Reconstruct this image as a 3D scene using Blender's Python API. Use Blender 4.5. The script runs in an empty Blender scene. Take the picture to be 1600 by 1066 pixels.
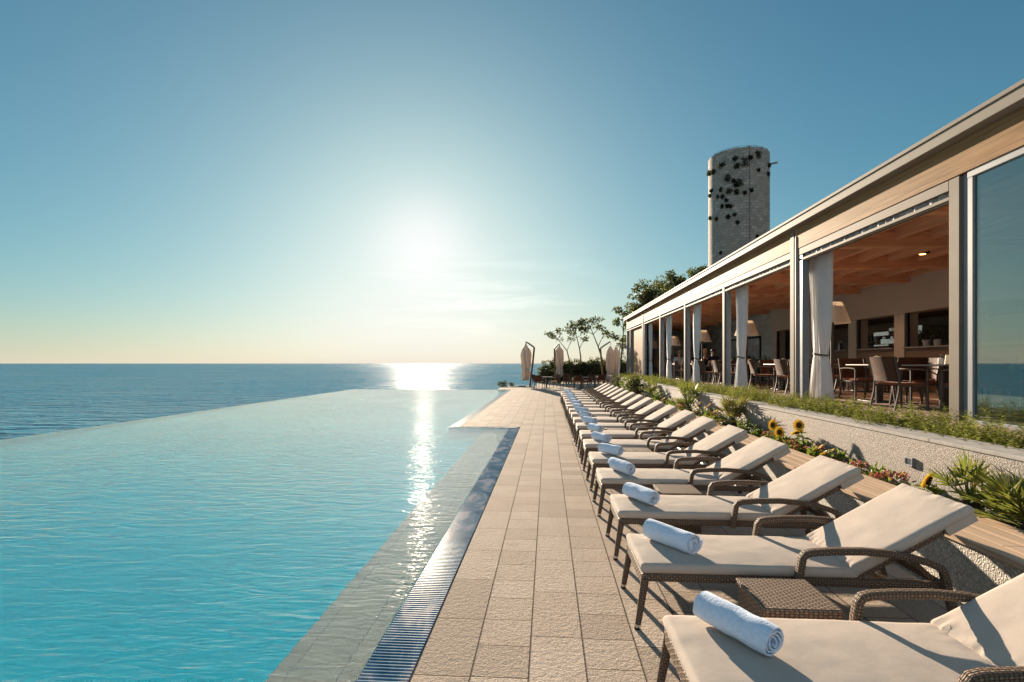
import bpy, math, random
from mathutils import Vector, Matrix, noise
PI = math.pi
R = math.radians
sc = bpy.context.scene
C = sc.collection
random.seed(7)

# ------------------------------------------------------------------ mesh builder
class MB:
    def __init__(s):
        s.v = []; s.f = []; s.uv = []
    def face(s, pts, uvs=None):
        b = len(s.v); s.v += [tuple(p) for p in pts]
        s.f.append(tuple(range(b, b + len(pts))))
        s.uv.append(uvs or [(0, 0)] * len(pts))
    def grid(s, rows, closed=False, us=None, vs=None):
        """rows: list of equal-length lists of points."""
        b = len(s.v); n = len(rows[0]); m = len(rows)
        for r in rows: s.v += [tuple(p) for p in r]
        for i in range(m - 1):
            for j in range(n if closed else n - 1):
                j2 = (j + 1) % n
                s.f.append((b + i * n + j, b + i * n + j2, b + (i + 1) * n + j2, b + (i + 1) * n + j))
                u0 = us[i] if us else i; u1 = us[i + 1] if us else i + 1
                v0 = vs[j] if vs else j; v1 = vs[j + 1] if vs else j + 1
                s.uv.append([(u0, v0), (u0, v1), (u1, v1), (u1, v0)])
        return b
    def box(s, x0, y0, z0, x1, y1, z1, M=None):
        P = [Vector((x, y, z)) for z in (z0, z1) for y in (y0, y1) for x in (x0, x1)]
        F = [((0, 2, 3, 1), 2), ((4, 5, 7, 6), 2), ((0, 1, 5, 4), 1), ((2, 6, 7, 3), 1), ((0, 4, 6, 2), 0), ((1, 3, 7, 5), 0)]
        b = len(s.v)
        s.v += [tuple(M @ p) if M else tuple(p) for p in P]
        for q, ax in F:
            s.f.append(tuple(b + i for i in q))
            a, c = [(1, 2), (0, 2), (0, 1)][ax]
            s.uv.append([(P[i][a], P[i][c]) for i in q])
        return s
    def bar(s, p, q, w, h, up=(0, 0, 1)):
        p = Vector(p); q = Vector(q); d = q - p; L = d.length; d.normalize()
        u = Vector(up); sd = d.cross(u)
        if sd.length < 1e-4: sd = d.cross(Vector((1, 0, 0)))
        sd.normalize(); u = sd.cross(d)
        M = Matrix((d, sd, u)).transposed().to_4x4(); M.translation = p
        return s.box(0, -w / 2, -h / 2, L, w / 2, h / 2, M)
    def tube(s, pts, rad, n=8, sq=None, caps=True):
        """sq=(a,b): half sizes of a rounded-rectangle section instead of a circle."""
        pts = [Vector(p) for p in pts]; m = len(pts)
        if not hasattr(rad, '__len__'): rad = [rad] * m
        T = []
        for i in range(m):
            a = pts[max(0, i - 1)]; c = pts[min(m - 1, i + 1)]
            T.append((c - a).normalized())
        N = T[0].cross(Vector((0, 0, 1)))
        if N.length < .05: N = T[0].cross(Vector((0, 1, 0)))
        N.normalize(); rows = []; us = []; L = 0
        for i in range(m):
            if i:
                L += (pts[i] - pts[i - 1]).length
            us.append(L)
            N = (N - T[i] * N.dot(T[i])).normalized(); B = T[i].cross(N)
            r = []
            for k in range(n):
                a = 2 * PI * k / n + (PI / n if sq else 0); cx, cy = math.cos(a), math.sin(a)
                if sq:
                    e = .55
                    cx = math.copysign(abs(cx) ** e, cx) * sq[0]; cy = math.copysign(abs(cy) ** e, cy) * sq[1]
                r.append(pts[i] + (N * cx + B * cy) * (rad[i] if not sq else rad[i]))
            rows.append(r)
        per = 2 * PI * (rad[0] if not sq else (sq[0] + sq[1]) / 1.6)
        b = s.grid(rows, True, us, [per * k / n for k in range(n + 1)])
        if caps:
            s.f.append(tuple(b + k for k in range(n - 1, -1, -1))); s.uv.append([(0, 0)] * n)
            o = b + (m - 1) * n
            s.f.append(tuple(o + k for k in range(n))); s.uv.append([(0, 0)] * n)
        return s
    def lathe(s, prof, n=16, org=(0, 0, 0), caps=True):
        o = Vector(org)
        rows = [[o + Vector((r * math.cos(2 * PI * k / n), r * math.sin(2 * PI * k / n), z)) for k in range(n)] for r, z in prof]
        b = s.grid(rows, True, [z for r, z in prof], [2 * PI * max(.01, prof[0][0]) * k / n for k in range(n + 1)])
        if caps:
            s.f.append(tuple(b + k for k in range(n - 1, -1, -1))); s.uv.append([(0, 0)] * n)
            q = b + (len(prof) - 1) * n
            s.f.append(tuple(q + k for k in range(n))); s.uv.append([(0, 0)] * n)
        return s
    def leaf(s, p, d, up, L, W, bend=.15):
        """folded leaf: two triangles-ish quads along d"""
        d = d.normalized(); sd = d.cross(up)
        if sd.length < 1e-3: sd = d.cross(Vector((1, 0, .3)))
        sd.normalize(); nn = sd.cross(d)
        m = p + d * (L * .45); t = p + d * L - nn * (L * bend)
        b = len(s.v)
        s.v += [tuple(p), tuple(m + sd * W / 2 + nn * W * .12), tuple(t), tuple(m - sd * W / 2 + nn * W * .12)]
        s.f.append((b, b + 1, b + 2, b + 3)); s.uv.append([(0, 0), (1, .5), (0, 1), (-1, .5)])
    def mesh(s, name, smooth=False, ang=40):
        me = bpy.data.meshes.new(name); me.from_pydata(s.v, [], s.f)
        uvl = me.uv_layers.new(name='UVMap')
        flat = [c for f in s.uv for p in f for c in p]
        uvl.data.foreach_set('uv', flat)
        if smooth:
            me.polygons.foreach_set('use_smooth', [True] * len(me.polygons))
            me.set_sharp_from_angle(angle=R(ang))
        me.update(); return me
    def build(s, name, m, parent=None, smooth=False, bevel=0, ang=40, sub=0, seg=2):
        me = s.mesh(name, smooth, ang); me.materials.append(m)
        o = bpy.data.objects.new(name, me); C.objects.link(o)
        if parent: o.parent = parent
        if bevel:
            b = o.modifiers.new('bevel', 'BEVEL'); b.width = bevel; b.segments = seg; b.limit_method = 'ANGLE'; b.angle_limit = R(35)
        if sub:
            b = o.modifiers.new('sub', 'SUBSURF'); b.levels = b.render_levels = sub
        return o

def tag(o, label=None, cat=None, group=None, kind=None):
    if label: o['label'] = label
    if cat: o['category'] = cat
    if group: o['group'] = group
    if kind: o['kind'] = kind
    return o
def empty(name, loc, rz=0, label=None, cat=None, group=None):
    o = bpy.data.objects.new(name, None); C.objects.link(o)
    o.location = loc; o.rotation_euler = (0, 0, rz); o.empty_display_size = .2
    return tag(o, label, cat, group)
def copy_tree(o, parent=None):
    c = o.copy(); C.objects.link(c)
    if parent: c.parent = parent
    for ch in list(o.children): copy_tree(ch, c)
    return c
def put(proto, used, loc, rz, label, group=None):
    o = proto if not used else copy_tree(proto)
    o.location = loc; o.rotation_euler = (0, 0, rz); o['label'] = label
    if group: o['group'] = group
    return o
ORD = ['zeroth', 'first', 'second', 'third', 'fourth', 'fifth', 'sixth', 'seventh', 'eighth', 'ninth', 'tenth', 'eleventh', 'twelfth',
       'thirteenth', 'fourteenth', 'fifteenth', 'sixteenth', 'seventeenth', 'eighteenth', 'nineteenth', 'twentieth']

# ------------------------------------------------------------------ materials
class NT:
    def __init__(s, name):
        s.m = bpy.data.materials.new(name); s.m.use_nodes = True; s.t = s.m.node_tree; s.t.nodes.clear()
        s.out = s.n('ShaderNodeOutputMaterial')
    def n(s, typ, **kw):
        o = s.t.nodes.new(typ)
        for k, v in kw.items():
            if k.startswith('i_'):
                o.inputs[k[2:].replace('_', ' ')].default_value = v
            else: setattr(o, k, v)
        return o
    def l(s, a, b): s.t.links.new(a, b)
    def math(s, op, a, b=None, c=None):
        o = s.n('ShaderNodeMath', operation=op)
        for i, x in enumerate((a, b, c)):
            if x is None: continue
            if hasattr(x, 'node'): s.l(x, o.inputs[i])
            else: o.inputs[i].default_value = x
        return o.outputs[0]
    def mix(s, fac, a, b, typ='RGBA', blend='MIX'):
        o = s.n('ShaderNodeMix', data_type=typ)
        if typ == 'RGBA': o.blend_type = blend
        ia, ib = (6, 7) if typ == 'RGBA' else (2, 3)
        for i, x in ((0, fac), (ia, a), (ib, b)):
            if hasattr(x, 'node'): s.l(x, o.inputs[i])
            else:
                if typ == 'RGBA' and i and len(x) == 3: x = (*x, 1)
                o.inputs[i].default_value = x
        return o.outputs[2 if typ == 'RGBA' else 0]
    def ramp(s, fac, stops):
        o = s.n('ShaderNodeValToRGB'); e = o.color_ramp.elements
        while len(e) < len(stops): e.new(.5)
        for i, (p, c) in enumerate(stops):
            e[i].position = p; e[i].color = (*c, 1) if len(c) == 3 else c
        s.l(fac, o.inputs[0]); return o.outputs[0]
    def maprange(s, x, a, b, c, d):
        o = s.n('ShaderNodeMapRange'); s.l(x, o.inputs[0])
        for i, v in enumerate((a, b, c, d)): o.inputs[i + 1].default_value = v
        return o.outputs[0]
    def schlick(s, ior, nr=None, e=5):
        gm = s.n('ShaderNodeNewGeometry'); d = s.n('ShaderNodeVectorMath', operation='DOT_PRODUCT')
        s.l(gm.outputs['Incoming'], d.inputs[0]); s.l(nr or gm.outputs['Normal'], d.inputs[1])
        c = s.math('MINIMUM', s.math('ABSOLUTE', d.outputs['Value']), 1)
        f0 = ((ior - 1) / (ior + 1)) ** 2
        return s.math('ADD', s.math('MULTIPLY', s.math('POWER', s.math('SUBTRACT', 1, c), e), 1 - f0), f0)
    def tc(s, which='Object'): return s.n('ShaderNodeTexCoord').outputs[which]
    def mapping(s, vec, scale=(1, 1, 1), rot=(0, 0, 0)):
        o = s.n('ShaderNodeMapping'); s.l(vec, o.inputs[0]); o.inputs['Scale'].default_value = scale; o.inputs['Rotation'].default_value = rot
        return o.outputs[0]
    def noise(s, vec, scale, detail=3, rough=.5, dist=0):
        o = s.n('ShaderNodeTexNoise'); s.l(vec, o.inputs['Vector'])
        o.inputs['Scale'].default_value = scale; o.inputs['Detail'].default_value = detail; o.inputs['Roughness'].default_value = rough; o.inputs['Distortion'].default_value = dist
        return o.outputs['Fac']
    def bump(s, h, strength, dist, normal=None):
        o = s.n('ShaderNodeBump'); s.l(h, o.inputs['Height']); o.inputs['Strength'].default_value = strength; o.inputs['Distance'].default_value = dist
        if normal: s.l(normal, o.inputs['Normal'])
        return o.outputs[0]
    def pbr(s, col, rough=.6, normal=None, metal=0, **kw):
        p = s.n('ShaderNodeBsdfPrincipled')
        for k, x in (('Base Color', col), ('Roughness', rough), ('Normal', normal), ('Metallic', metal)):
            if x is None: continue
            if hasattr(x, 'node'): s.l(x, p.inputs[k])
            else: p.inputs[k].default_value = (*x, 1) if k == 'Base Color' else x
        for k, v in kw.items(): p.inputs[k.replace('_', ' ')].default_value = v
        s.l(p.outputs[0], s.out.inputs[0]); return p

def M_simple(name, col, rough=.6, var=.12, vscale=6, bscale=0, bstr=.3, bdist=.002, metal=0, **kw):
    if rough > .32 and not metal: kw.setdefault('Specular_IOR_Level', .15)
    t = NT(name); co = t.tc()
    n = t.noise(co, vscale, 4, .6)
    dark = tuple(c * (1 - var) for c in col); lite = tuple(min(1, c * (1 + var)) for c in col)
    c = t.ramp(n, [(.3, dark), (.7, lite)])
    nr = None
    if bscale: nr = t.bump(t.noise(co, bscale, 3, .6), bstr, bdist)
    t.pbr(c, rough, nr, metal, **kw); return t.m

def M_weave(name, col, w=.017, h=.011, bstr=1.0):
    """basket weave: strands run over and under in turn"""
    t = NT(name); uv = t.tc('UV'); sp = t.n('ShaderNodeSeparateXYZ'); t.l(uv, sp.inputs[0])
    fu = t.math('DIVIDE', sp.outputs[0], w); fv = t.math('DIVIDE', sp.outputs[1], h)
    par = t.math('FLOORED_MODULO', t.math('ADD', t.math('FLOOR', fu), t.math('FLOOR', fv)), 2)
    su = t.math('SINE', t.math('MULTIPLY', t.math('FRACT', fu), PI)); sv = t.math('SINE', t.math('MULTIPLY', t.math('FRACT', fv), PI))
    over = t.math('MULTIPLY', t.math('POWER', su, .35), t.math('POWER', sv, .6))      # strand lying on top, rounded
    under = t.math('MULTIPLY', t.math('POWER', sv, .3), t.math('MULTIPLY', t.math('POWER', su, .8), .55))
    hgt = t.mix(par, over, under, 'FLOAT')
    n = t.noise(t.tc(), 25, 3); n2 = t.noise(t.tc(), 160, 2)
    c = t.ramp(hgt, [(.05, [c * .12 for c in col]), (.45, [c * .75 for c in col]), (1, [c * 1.25 for c in col])])
    c = t.mix(t.maprange(n, .3, .7, 0, .35), c, [x * 1.4 for x in col], blend='MULTIPLY') if False else t.mix(t.maprange(n, .35, .7, 0, .3), c, [x * .6 for x in col])
    t.pbr(c, .55, t.bump(t.math('ADD', hgt, t.math('MULTIPLY', n2, .2)), bstr, .006), Specular_IOR_Level=.06); return t.m

def M_wood(name, col, along='Y', rough=.55, plank=None, gap_dark=.3, contrast=.25):
    t = NT(name); co = t.tc()
    sc_ = {'X': (1.2, 22, 22), 'Y': (22, 1.2, 22), 'Z': (22, 22, 1.2)}[along]
    g = t.noise(t.mapping(co, sc_), 1, 5, .6, .4)
    g2 = t.noise(t.mapping(co, tuple(x * .12 for x in sc_)), 1, 3, .5)
    a = tuple(x * (1 - contrast) for x in col); b = tuple(min(1, x * (1 + contrast * .8)) for x in col)
    c = t.ramp(g, [(.32, a), (.68, b)])
    c = t.mix(t.maprange(g2, .35, .65, 0, .5), c, [x * .8 for x in col])
    h = g
    if plank:
        ax, w = plank
        s = t.n('ShaderNodeSeparateXYZ'); t.l(co, s.inputs[0])
        q = t.math('DIVIDE', s.outputs[ax], w)
        fr = t.math('FRACT', q); m = t.math('LESS_THAN', fr, .03)
        wn = t.n('ShaderNodeTexWhiteNoise', noise_dimensions='1D'); t.l(t.math('FLOOR', q), wn.inputs['W'])
        c = t.mix(t.maprange(wn.outputs[0], 0, 1, 0, .35), c, [x * .72 for x in col])
        c = t.mix(m, c, [x * gap_dark for x in col])
    t.pbr(c, rough, t.bump(h, .15, .004), Specular_IOR_Level=.02); return t.m

def M_leaf(name, c1, c2, c3=None, trans=.35, rough=.55):
    t = NT(name)
    g = t.n('ShaderNodeNewGeometry')
    stops = [(0, c1), (.6, c2)] + ([(1, c3)] if c3 else [])
    c = t.ramp(g.outputs['Random Per Island'], stops)
    p = t.pbr(c, rough)
    tr = t.n('ShaderNodeBsdfTranslucent'); t.l(t.mix(.5, c, (.35, .4, .06), blend='MIX'), tr.inputs[0])
    mx = t.n('ShaderNodeMixShader'); mx.inputs[0].default_value = trans
    t.l(p.outputs[0], mx.inputs[1]); t.l(tr.outputs[0], mx.inputs[2]); t.l(mx.outputs[0], t.out.inputs[0])
    return t.m

def M_pavers():
    t = NT('stone pavers'); co = t.tc(); s = t.n('ShaderNodeSeparateXYZ'); t.l(co, s.inputs[0])
    W = .307
    q = t.math('DIVIDE', t.math('ADD', s.outputs[0], .714), W)
    ci = t.math('FLOOR', q); fx = t.math('FRACT', q)
    odd = t.math('FLOORED_MODULO', ci, 2)
    L = t.math('SUBTRACT', .62, t.math('MULTIPLY', odd, .31))
    wn = t.n('ShaderNodeTexWhiteNoise', noise_dimensions='1D'); t.l(ci, wn.inputs['W'])
    r = t.math('ADD', t.math('DIVIDE', s.outputs[1], L), wn.outputs[0])
    ri = t.math('FLOOR', r); fy = t.math('FRACT', r)
    dx = t.math('MULTIPLY', t.math('MINIMUM', fx, t.math('SUBTRACT', 1, fx)), W)
    dy = t.math('MULTIPLY', t.math('MINIMUM', fy, t.math('SUBTRACT', 1, fy)), L)
    d = t.math('MINIMUM', dx, dy)
    wob = t.math('MULTIPLY', t.math('SUBTRACT', t.noise(co, 30, 2), .5), .003)
    d = t.math('ADD', d, wob)
    jm = t.maprange(d, .0018, .0055, 0, 1)
    cv = t.n('ShaderNodeCombineXYZ'); t.l(ci, cv.inputs[0]); t.l(ri, cv.inputs[1])
    w2 = t.n('ShaderNodeTexWhiteNoise', noise_dimensions='2D'); t.l(cv.outputs[0], w2.inputs['Vector'])
    tone = t.ramp(w2.outputs[0], [(0, (.41, .325, .26)), (.5, (.56, .455, .37)), (1, (.49, .38, .305))])
    n1 = t.noise(co, 3, 5, .65); n2 = t.noise(co, 90, 3, .7)
    c = t.mix(t.maprange(n1, .35, .7, 0, .35), tone, (.36, .275, .205))
    c = t.mix(t.maprange(n2, .52, .72, 0, .6), c, (.66, .56, .46))
    n4 = t.noise(co, 75, 4, .8); c = t.mix(t.maprange(n4, .52, .66, 0, .8), c, (.20, .14, .10))
    vs = t.n('ShaderNodeTexVoronoi'); t.l(co, vs.inputs['Vector']); vs.inputs['Scale'].default_value = 1.3
    st = t.maprange(t.math('ADD', vs.outputs['Distance'], t.math('MULTIPLY', t.noise(co, 9, 4), .25)), .17, .27, .32, 0)
    c = t.mix(st, c, (.28, .15, .09))
    c = t.mix(jm, (.15, .115, .09), c)
    hgt = t.math('ADD', t.math('MULTIPLY', jm, .5), t.math('ADD', t.math('MULTIPLY', n2, .35), t.math('MULTIPLY', t.noise(co, 28, 4, .7), .75)))
    t.pbr(c, t.maprange(n2, .3, .7, .72, .9), t.bump(hgt, 1.0, .012), Specular_IOR_Level=.012); return t.m

def M_pebble(name, base, scale=75, bstr=.7):
    t = NT(name); co = t.tc()
    v = t.n('ShaderNodeTexVoronoi'); t.l(co, v.inputs['Vector']); v.inputs['Scale'].default_value = scale
    sp = t.n('ShaderNodeSeparateColor'); t.l(v.outputs['Color'], sp.inputs[0])
    c = t.ramp(sp.outputs[0], [(0, [x * .55 for x in base]), (.5, base), (1, [min(.9, x * 1.35) for x in base])])
    h = t.maprange(v.outputs['Distance'], .1, .6, 1, 0)
    c = t.mix(t.maprange(h, 0, .35, .55, 0), c, [x * .45 for x in base])
    n = t.noise(co, 1.7, 5, .6)
    c = t.mix(t.maprange(n, .35, .7, 0, .3), c, [x * .72 for x in base])
    t.pbr(c, .8, t.bump(h, bstr, .006)); return t.m

def M_stone_blocks(name, w, h, base, uv=False, mortar=.02):
    t = NT(name); co = t.tc('UV' if uv else 'Object')
    wv = t.n('ShaderNodeTexNoise'); t.l(co, wv.inputs['Vector']); wv.inputs['Scale'].default_value = .8 / h; wv.inputs['Detail'].default_value = 3
    vs = t.n('ShaderNodeVectorMath', operation='MULTIPLY_ADD'); t.l(wv.outputs['Color'], vs.inputs[0]); vs.inputs[1].default_value = (h * .9,) * 3; t.l(co, vs.inputs[2])
    b = t.n('ShaderNodeTexBrick'); t.l(vs.outputs[0], b.inputs['Vector'])
    b.inputs['Scale'].default_value = 1; b.inputs['Brick Width'].default_value = w; b.inputs['Row Height'].default_value = h
    b.inputs['Mortar Size'].default_value = mortar; b.inputs['Mortar Smooth'].default_value = .4; b.inputs['Bias'].default_value = 0
    b.inputs['Color1'].default_value = (*[x * .72 for x in base], 1); b.inputs['Color2'].default_value = (*[min(.9, x * 1.25) for x in base], 1)
    b.inputs['Mortar'].default_value = (*[x * .6 for x in base], 1)
    n = t.noise(co, 1.1 / h * .35, 6, .7); n2 = t.noise(co, .25, 4, .6)
    c = t.mix(t.maprange(n, .35, .7, 0, .5), b.outputs['Color'], [x * .5 for x in base])
    c = t.mix(t.maprange(n2, .4, .65, 0, .4), c, (.30, .24, .18))
    hh = t.math('ADD', t.math('MULTIPLY', b.outputs['Fac'], -1), t.math('MULTIPLY', n, .8))
    t.pbr(c, .9, t.bump(hh, .7, .05)); return t.m

def M_water(name, tint, ior, mapscale, rot, bstr, bdist, rough, body=None, bodymix=0, big=None, cap=1.0, refr=False):
    """clear tinted water: Fresnel mix of see-through and glossy; optional scattering body"""
    t = NT(name); co = t.tc()
    m = t.mapping(co, mapscale, (0, 0, rot))
    h = t.noise(m, 1, 3, .55, .7)
    m2 = t.mapping(co, tuple(x * 2.7 for x in mapscale), (0, 0, rot - .5))
    h = t.math('ADD', h, t.math('MULTIPLY', t.noise(m2, 1, 2, .5, .5), .35))
    if big:
        calm = t.noise(co, big, 3, .5)
        h = t.math('MULTIPLY', h, t.maprange(calm, .35, .65, .55, 1.25))
    nr = t.bump(h, bstr, bdist)
    fac = t.math('MINIMUM', t.schlick(ior, nr, 3.1 if refr else 5), cap)
    gl = t.n('ShaderNodeBsdfGlossy'); gl.inputs['Roughness'].default_value = rough; t.l(nr, gl.inputs['Normal'])
    tr = t.n('ShaderNodeBsdfTransparent'); tr.inputs[0].default_value = (*tint, 1)
    under = tr.outputs[0]
    if refr:
        rf = t.n('ShaderNodeBsdfRefraction'); rf.inputs[0].default_value = (*tint, 1); rf.inputs['Roughness'].default_value = 0; rf.inputs['IOR'].default_value = ior; t.l(nr, rf.inputs['Normal'])
        under = rf.outputs[0]
    if body:
        df = t.n('ShaderNodeBsdfDiffuse'); df.inputs[0].default_value = (*body, 1); t.l(nr, df.inputs['Normal'])
        if bodymix >= 1: under = df.outputs[0]
        else:
            mx = t.n('ShaderNodeMixShader'); mx.inputs[0].default_value = bodymix
            t.l(under, mx.inputs[1]); t.l(df.outputs[0], mx.inputs[2]); under = mx.outputs[0]
    mx = t.n('ShaderNodeMixShader'); t.l(fac, mx.inputs[0]); t.l(under, mx.inputs[1]); t.l(gl.outputs[0], mx.inputs[2])
    t.l(mx.outputs[0], t.out.inputs[0])
    if refr:
        va = t.n('ShaderNodeVolumeAbsorption'); va.inputs['Color'].default_value = (0, .85, .92, 1); va.inputs['Density'].default_value = .48
        t.l(va.outputs[0], t.out.inputs[1])
    return t.m

def M_cloth(name, col, trans=0, wscale=900):
    t = NT(name); co = t.tc()
    n = t.noise(co, 5, 4, .6); n2 = t.noise(co, 140, 3, .7)
    w1 = t.n('ShaderNodeTexWave', wave_type='BANDS', bands_direction='X'); t.l(co, w1.inputs[0]); w1.inputs['Scale'].default_value = wscale / 6
    w2 = t.n('ShaderNodeTexWave', wave_type='BANDS', bands_direction='Y'); t.l(co, w2.inputs[0]); w2.inputs['Scale'].default_value = wscale / 6
    c = t.ramp(n, [(.3, [x * .92 for x in col]), (.7, [min(1, x * 1.05) for x in col])])
    c = t.mix(t.maprange(n2, .35, .7, 0, .18), c, [x * .7 for x in col])
    h = t.math('ADD', t.math('ADD', t.math('MULTIPLY', w1.outputs['Fac'], .15), t.math('MULTIPLY', w2.outputs['Fac'], .15)), t.math('ADD', t.math('MULTIPLY', n2, .5), t.math('MULTIPLY', n, 4)))
    p = t.pbr(c, .9, t.bump(h, .35, .003), Sheen_Weight=.05, Specular_IOR_Level=.05)
    if trans:
        tr = t.n('ShaderNodeBsdfTranslucent'); tr.inputs[0].default_value = (*col, 1)
        mx = t.n('ShaderNodeMixShader'); mx.inputs[0].default_value = trans
        t.l(p.outputs[0], mx.inputs[1]); t.l(tr.outputs[0], mx.inputs[2]); t.l(mx.outputs[0], t.out.inputs[0])
    return t.m

def M_glass():
    t = NT('tinted pane glass')
    fac = t.math('ADD', t.math('MULTIPLY', t.schlick(1.5), .9), .18)
    gl = t.n('ShaderNodeBsdfGlossy'); gl.inputs['Roughness'].default_value = .0; gl.inputs[0].default_value = (.9, .97, .98, 1)
    tr = t.n('ShaderNodeBsdfTransparent'); tr.inputs[0].default_value = (.62, .74, .74, 1)
    mx = t.n('ShaderNodeMixShader'); t.l(fac, mx.inputs[0]); t.l(tr.outputs[0], mx.inputs[1]); t.l(gl.outputs[0], mx.inputs[2])
    t.l(mx.outputs[0], t.out.inputs[0]); return t.m

def M_emit(name, col, st):
    t = NT(name); e = t.n('ShaderNodeEmission'); e.inputs[0].default_value = (*col, 1); e.inputs[1].default_value = st
    t.l(e.outputs[0], t.out.inputs[0]); return t.m

m = {}
m['pavers'] = M_pavers()
m['pebble'] = M_pebble('exposed aggregate', (.62, .55, .47), 70)
m['wallpebble'] = M_pebble('washed aggregate render', (.40, .335, .285), 85, .6)
m['coping'] = M_simple('grey coping stone', (.40, .36, .33), .8, .15, 9, 120, .4, .003)
m['soil'] = M_simple('dark soil', (.10, .065, .045), .95, .4, 14, 30, .9, .03)
m['sea'] = M_water('sea water', (0, 0, 0), 1.34, (.12, .40, 1), .1, 1.0, 1.9, .11, (.04, .20, .31), 1.0, .02, .42)
m['pool'] = M_water('clear pool water', (1, 1, 1), 1.33, (2.5, 7.4, 1), .12, .8, .023, .02, None, 0, .35, 1.0, True)
m['channelwater'] = M_water('water in the channel', (.6, .9, 1), 1.33, (3, 9, 1), .12, .5, .02, .05)
m['basin'] = M_simple('pale aqua pool tiles', (.48, .93, 1.0), .5, .06, .7)
m['riser'] = M_simple('deep blue mosaic', (.02, .22, .40), .4, .1, 3)
m['wicker'] = M_weave('brown wicker', (.25, .17, .12))
m['wickertable'] = M_weave('flat brown wicker', (.29, .205, .15), .024, .015, 1.0)
m['cushion'] = M_cloth('cream cushion canvas', (.53, .435, .365))
m['towel'] = M_simple('white terry towel', (.70, .76, .88), .95, .08, 60, 110, .7, .005)
m['black'] = M_simple('black rubber', (.015, .015, .015), .5)
m['chrome'] = M_simple('brushed steel', (.6, .58, .55), .3, .05, 5, metal=1)
m['slatwood'] = M_wood('pale decking wood', (.60, .42, .29), 'Y')
m['fascia'] = M_wood('pine fascia boards', (.335, .195, .10), 'Y', plank=(2, .146), gap_dark=.45, contrast=.38)
m['ceilwood'] = M_wood('red cedar boards', (.62, .25, .13), 'Y', plank=(0, .14))
m['beamwood'] = M_wood('cedar beams', (.90, .44, .25), 'X')
m['joistwood'] = M_wood('cedar joists', (.90, .46, .27), 'Y')
m['capmetal'] = M_simple('beige roof flashing', (.25, .215, .18), .6, .05, 1.5, metal=.0, Specular_IOR_Level=.04)
m['frame'] = M_simple('greige painted timber', (.205, .162, .128), .6, .08, 3, Specular_IOR_Level=.06)
m['greyframe'] = M_simple('grey aluminium frame', (.27, .27, .28), .4, .06, 3)
m['darkframe'] = M_simple('dark frame', (.03, .03, .035), .4)
m['blind'] = M_simple('folded screen fabric', (.33, .31, .31), .7, .25, 8)
m['pipe'] = M_simple('pinkish downpipe', (.38, .28, .24), .45, .06, 3)
m['plaster'] = M_simple('beige plaster', (.56, .42, .32), .8, .06, 1.5)
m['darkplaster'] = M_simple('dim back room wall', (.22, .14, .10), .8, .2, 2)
m['floor'] = M_simple('terrace floor stone', (.38, .26, .20), .6, .15, 2)
m['stonewall'] = M_stone_blocks('pale stone wall', .7, .3, (.82, .74, .66), True, .012)
m['tower'] = M_stone_blocks('weathered tower masonry', .62, .34, (.43, .34, .285), True, .03)
m['curtain'] = M_cloth('sheer white curtain', (.90, .91, .92), .5, 300)
m['shade'] = M_cloth('cream lamp shade', (.92, .82, .70), .35, 300)
m['glass'] = M_glass()
m['chairmetal'] = M_simple('dark bronze metal', (.10, .082, .07), .45)
m['chairarm'] = M_simple('taupe aluminium', (.17, .12, .09), .45)
m['chairweave'] = M_weave('brown chair weave', (.15, .062, .036), .02, .012, .6)
m['seatpad'] = M_cloth('brown seat pad', (.30, .10, .05))
m['tabletop'] = M_simple('pale table top', (.30, .24, .20), .35, .06, 4)
m['canopy'] = M_cloth('beige parasol canvas', (.62, .50, .42), .35)
m['mast'] = M_wood('brown parasol timber', (.20, .105, .06), 'Z')
m['armmetal'] = M_simple('grey parasol arm', (.22, .19, .16), .5)
m['white'] = M_simple('white ceramic', (.75, .72, .68), .35, .04)
m['bottle'] = M_simple('dark bottle glass', (.10, .07, .03), .12, .5, 4)
m['steel'] = M_simple('machine steel', (.5, .5, .5), .25, .1, 4, metal=1)
m['bark'] = M_simple('grey brown bark', (.075, .052, .038), .9, .35, 8, 25, .8, .02)
m['leaf_tree'] = M_leaf('olive tree leaves', (.018, .022, .006), (.05, .05, .014), (.11, .085, .025), .22)
m['leaf_hedge'] = M_leaf('hedge leaves', (.016, .018, .006), (.035, .034, .012), (.09, .07, .02), .18)
m['leaf_shrub'] = M_leaf('rosemary leaves', (.09, .095, .02), (.20, .19, .042), (.36, .31, .085), .4)
m['leaf_green'] = M_leaf('flower leaves', (.04, .09, .012), (.09, .15, .025), (.17, .22, .04), .35)
m['leaf_palm'] = M_leaf('palm blades', (.05, .075, .016), (.14, .155, .03), (.34, .28, .06), .3)
m['leaf_dry'] = M_leaf('dry palm blades', (.10, .05, .025), (.17, .10, .035), (.22, .17, .05), .3)
m['leaf_dark'] = M_leaf('dark wall plant leaves', (.012, .012, .006), (.03, .025, .012), (.055, .04, .018), .15)
m['petal_yellow'] = M_leaf('yellow petals', (.75, .36, .012), (.85, .50, .02), (.8, .42, .015), .3)
m['petal_pink'] = M_leaf('pink petals', (.55, .04, .10), (.72, .09, .16), (.6, .12, .13), .25)
m['seedhead'] = M_simple('brown seed head', (.07, .032, .012), .9, .4, 60, 200, .8, .004)
m['stem'] = M_simple('green stem', (.10, .14, .03), .7)
m['skin'] = M_simple('skin', (.50, .27, .18), .55, .08, 12)
m['hair_blonde'] = M_simple('blonde hair', (.42, .28, .14), .6, .3, 30)
m['hair_dark'] = M_simple('dark hair', (.03, .02, .015), .6, .3, 30)
m['hair_grey'] = M_simple('grey hair', (.35, .32, .30), .6, .3, 30)
m['shirt_black'] = M_simple('black shirt', (.02, .02, .022), .9)
m['shirt_navy'] = M_simple('dark navy shirt', (.03, .03, .045), .9)
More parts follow.
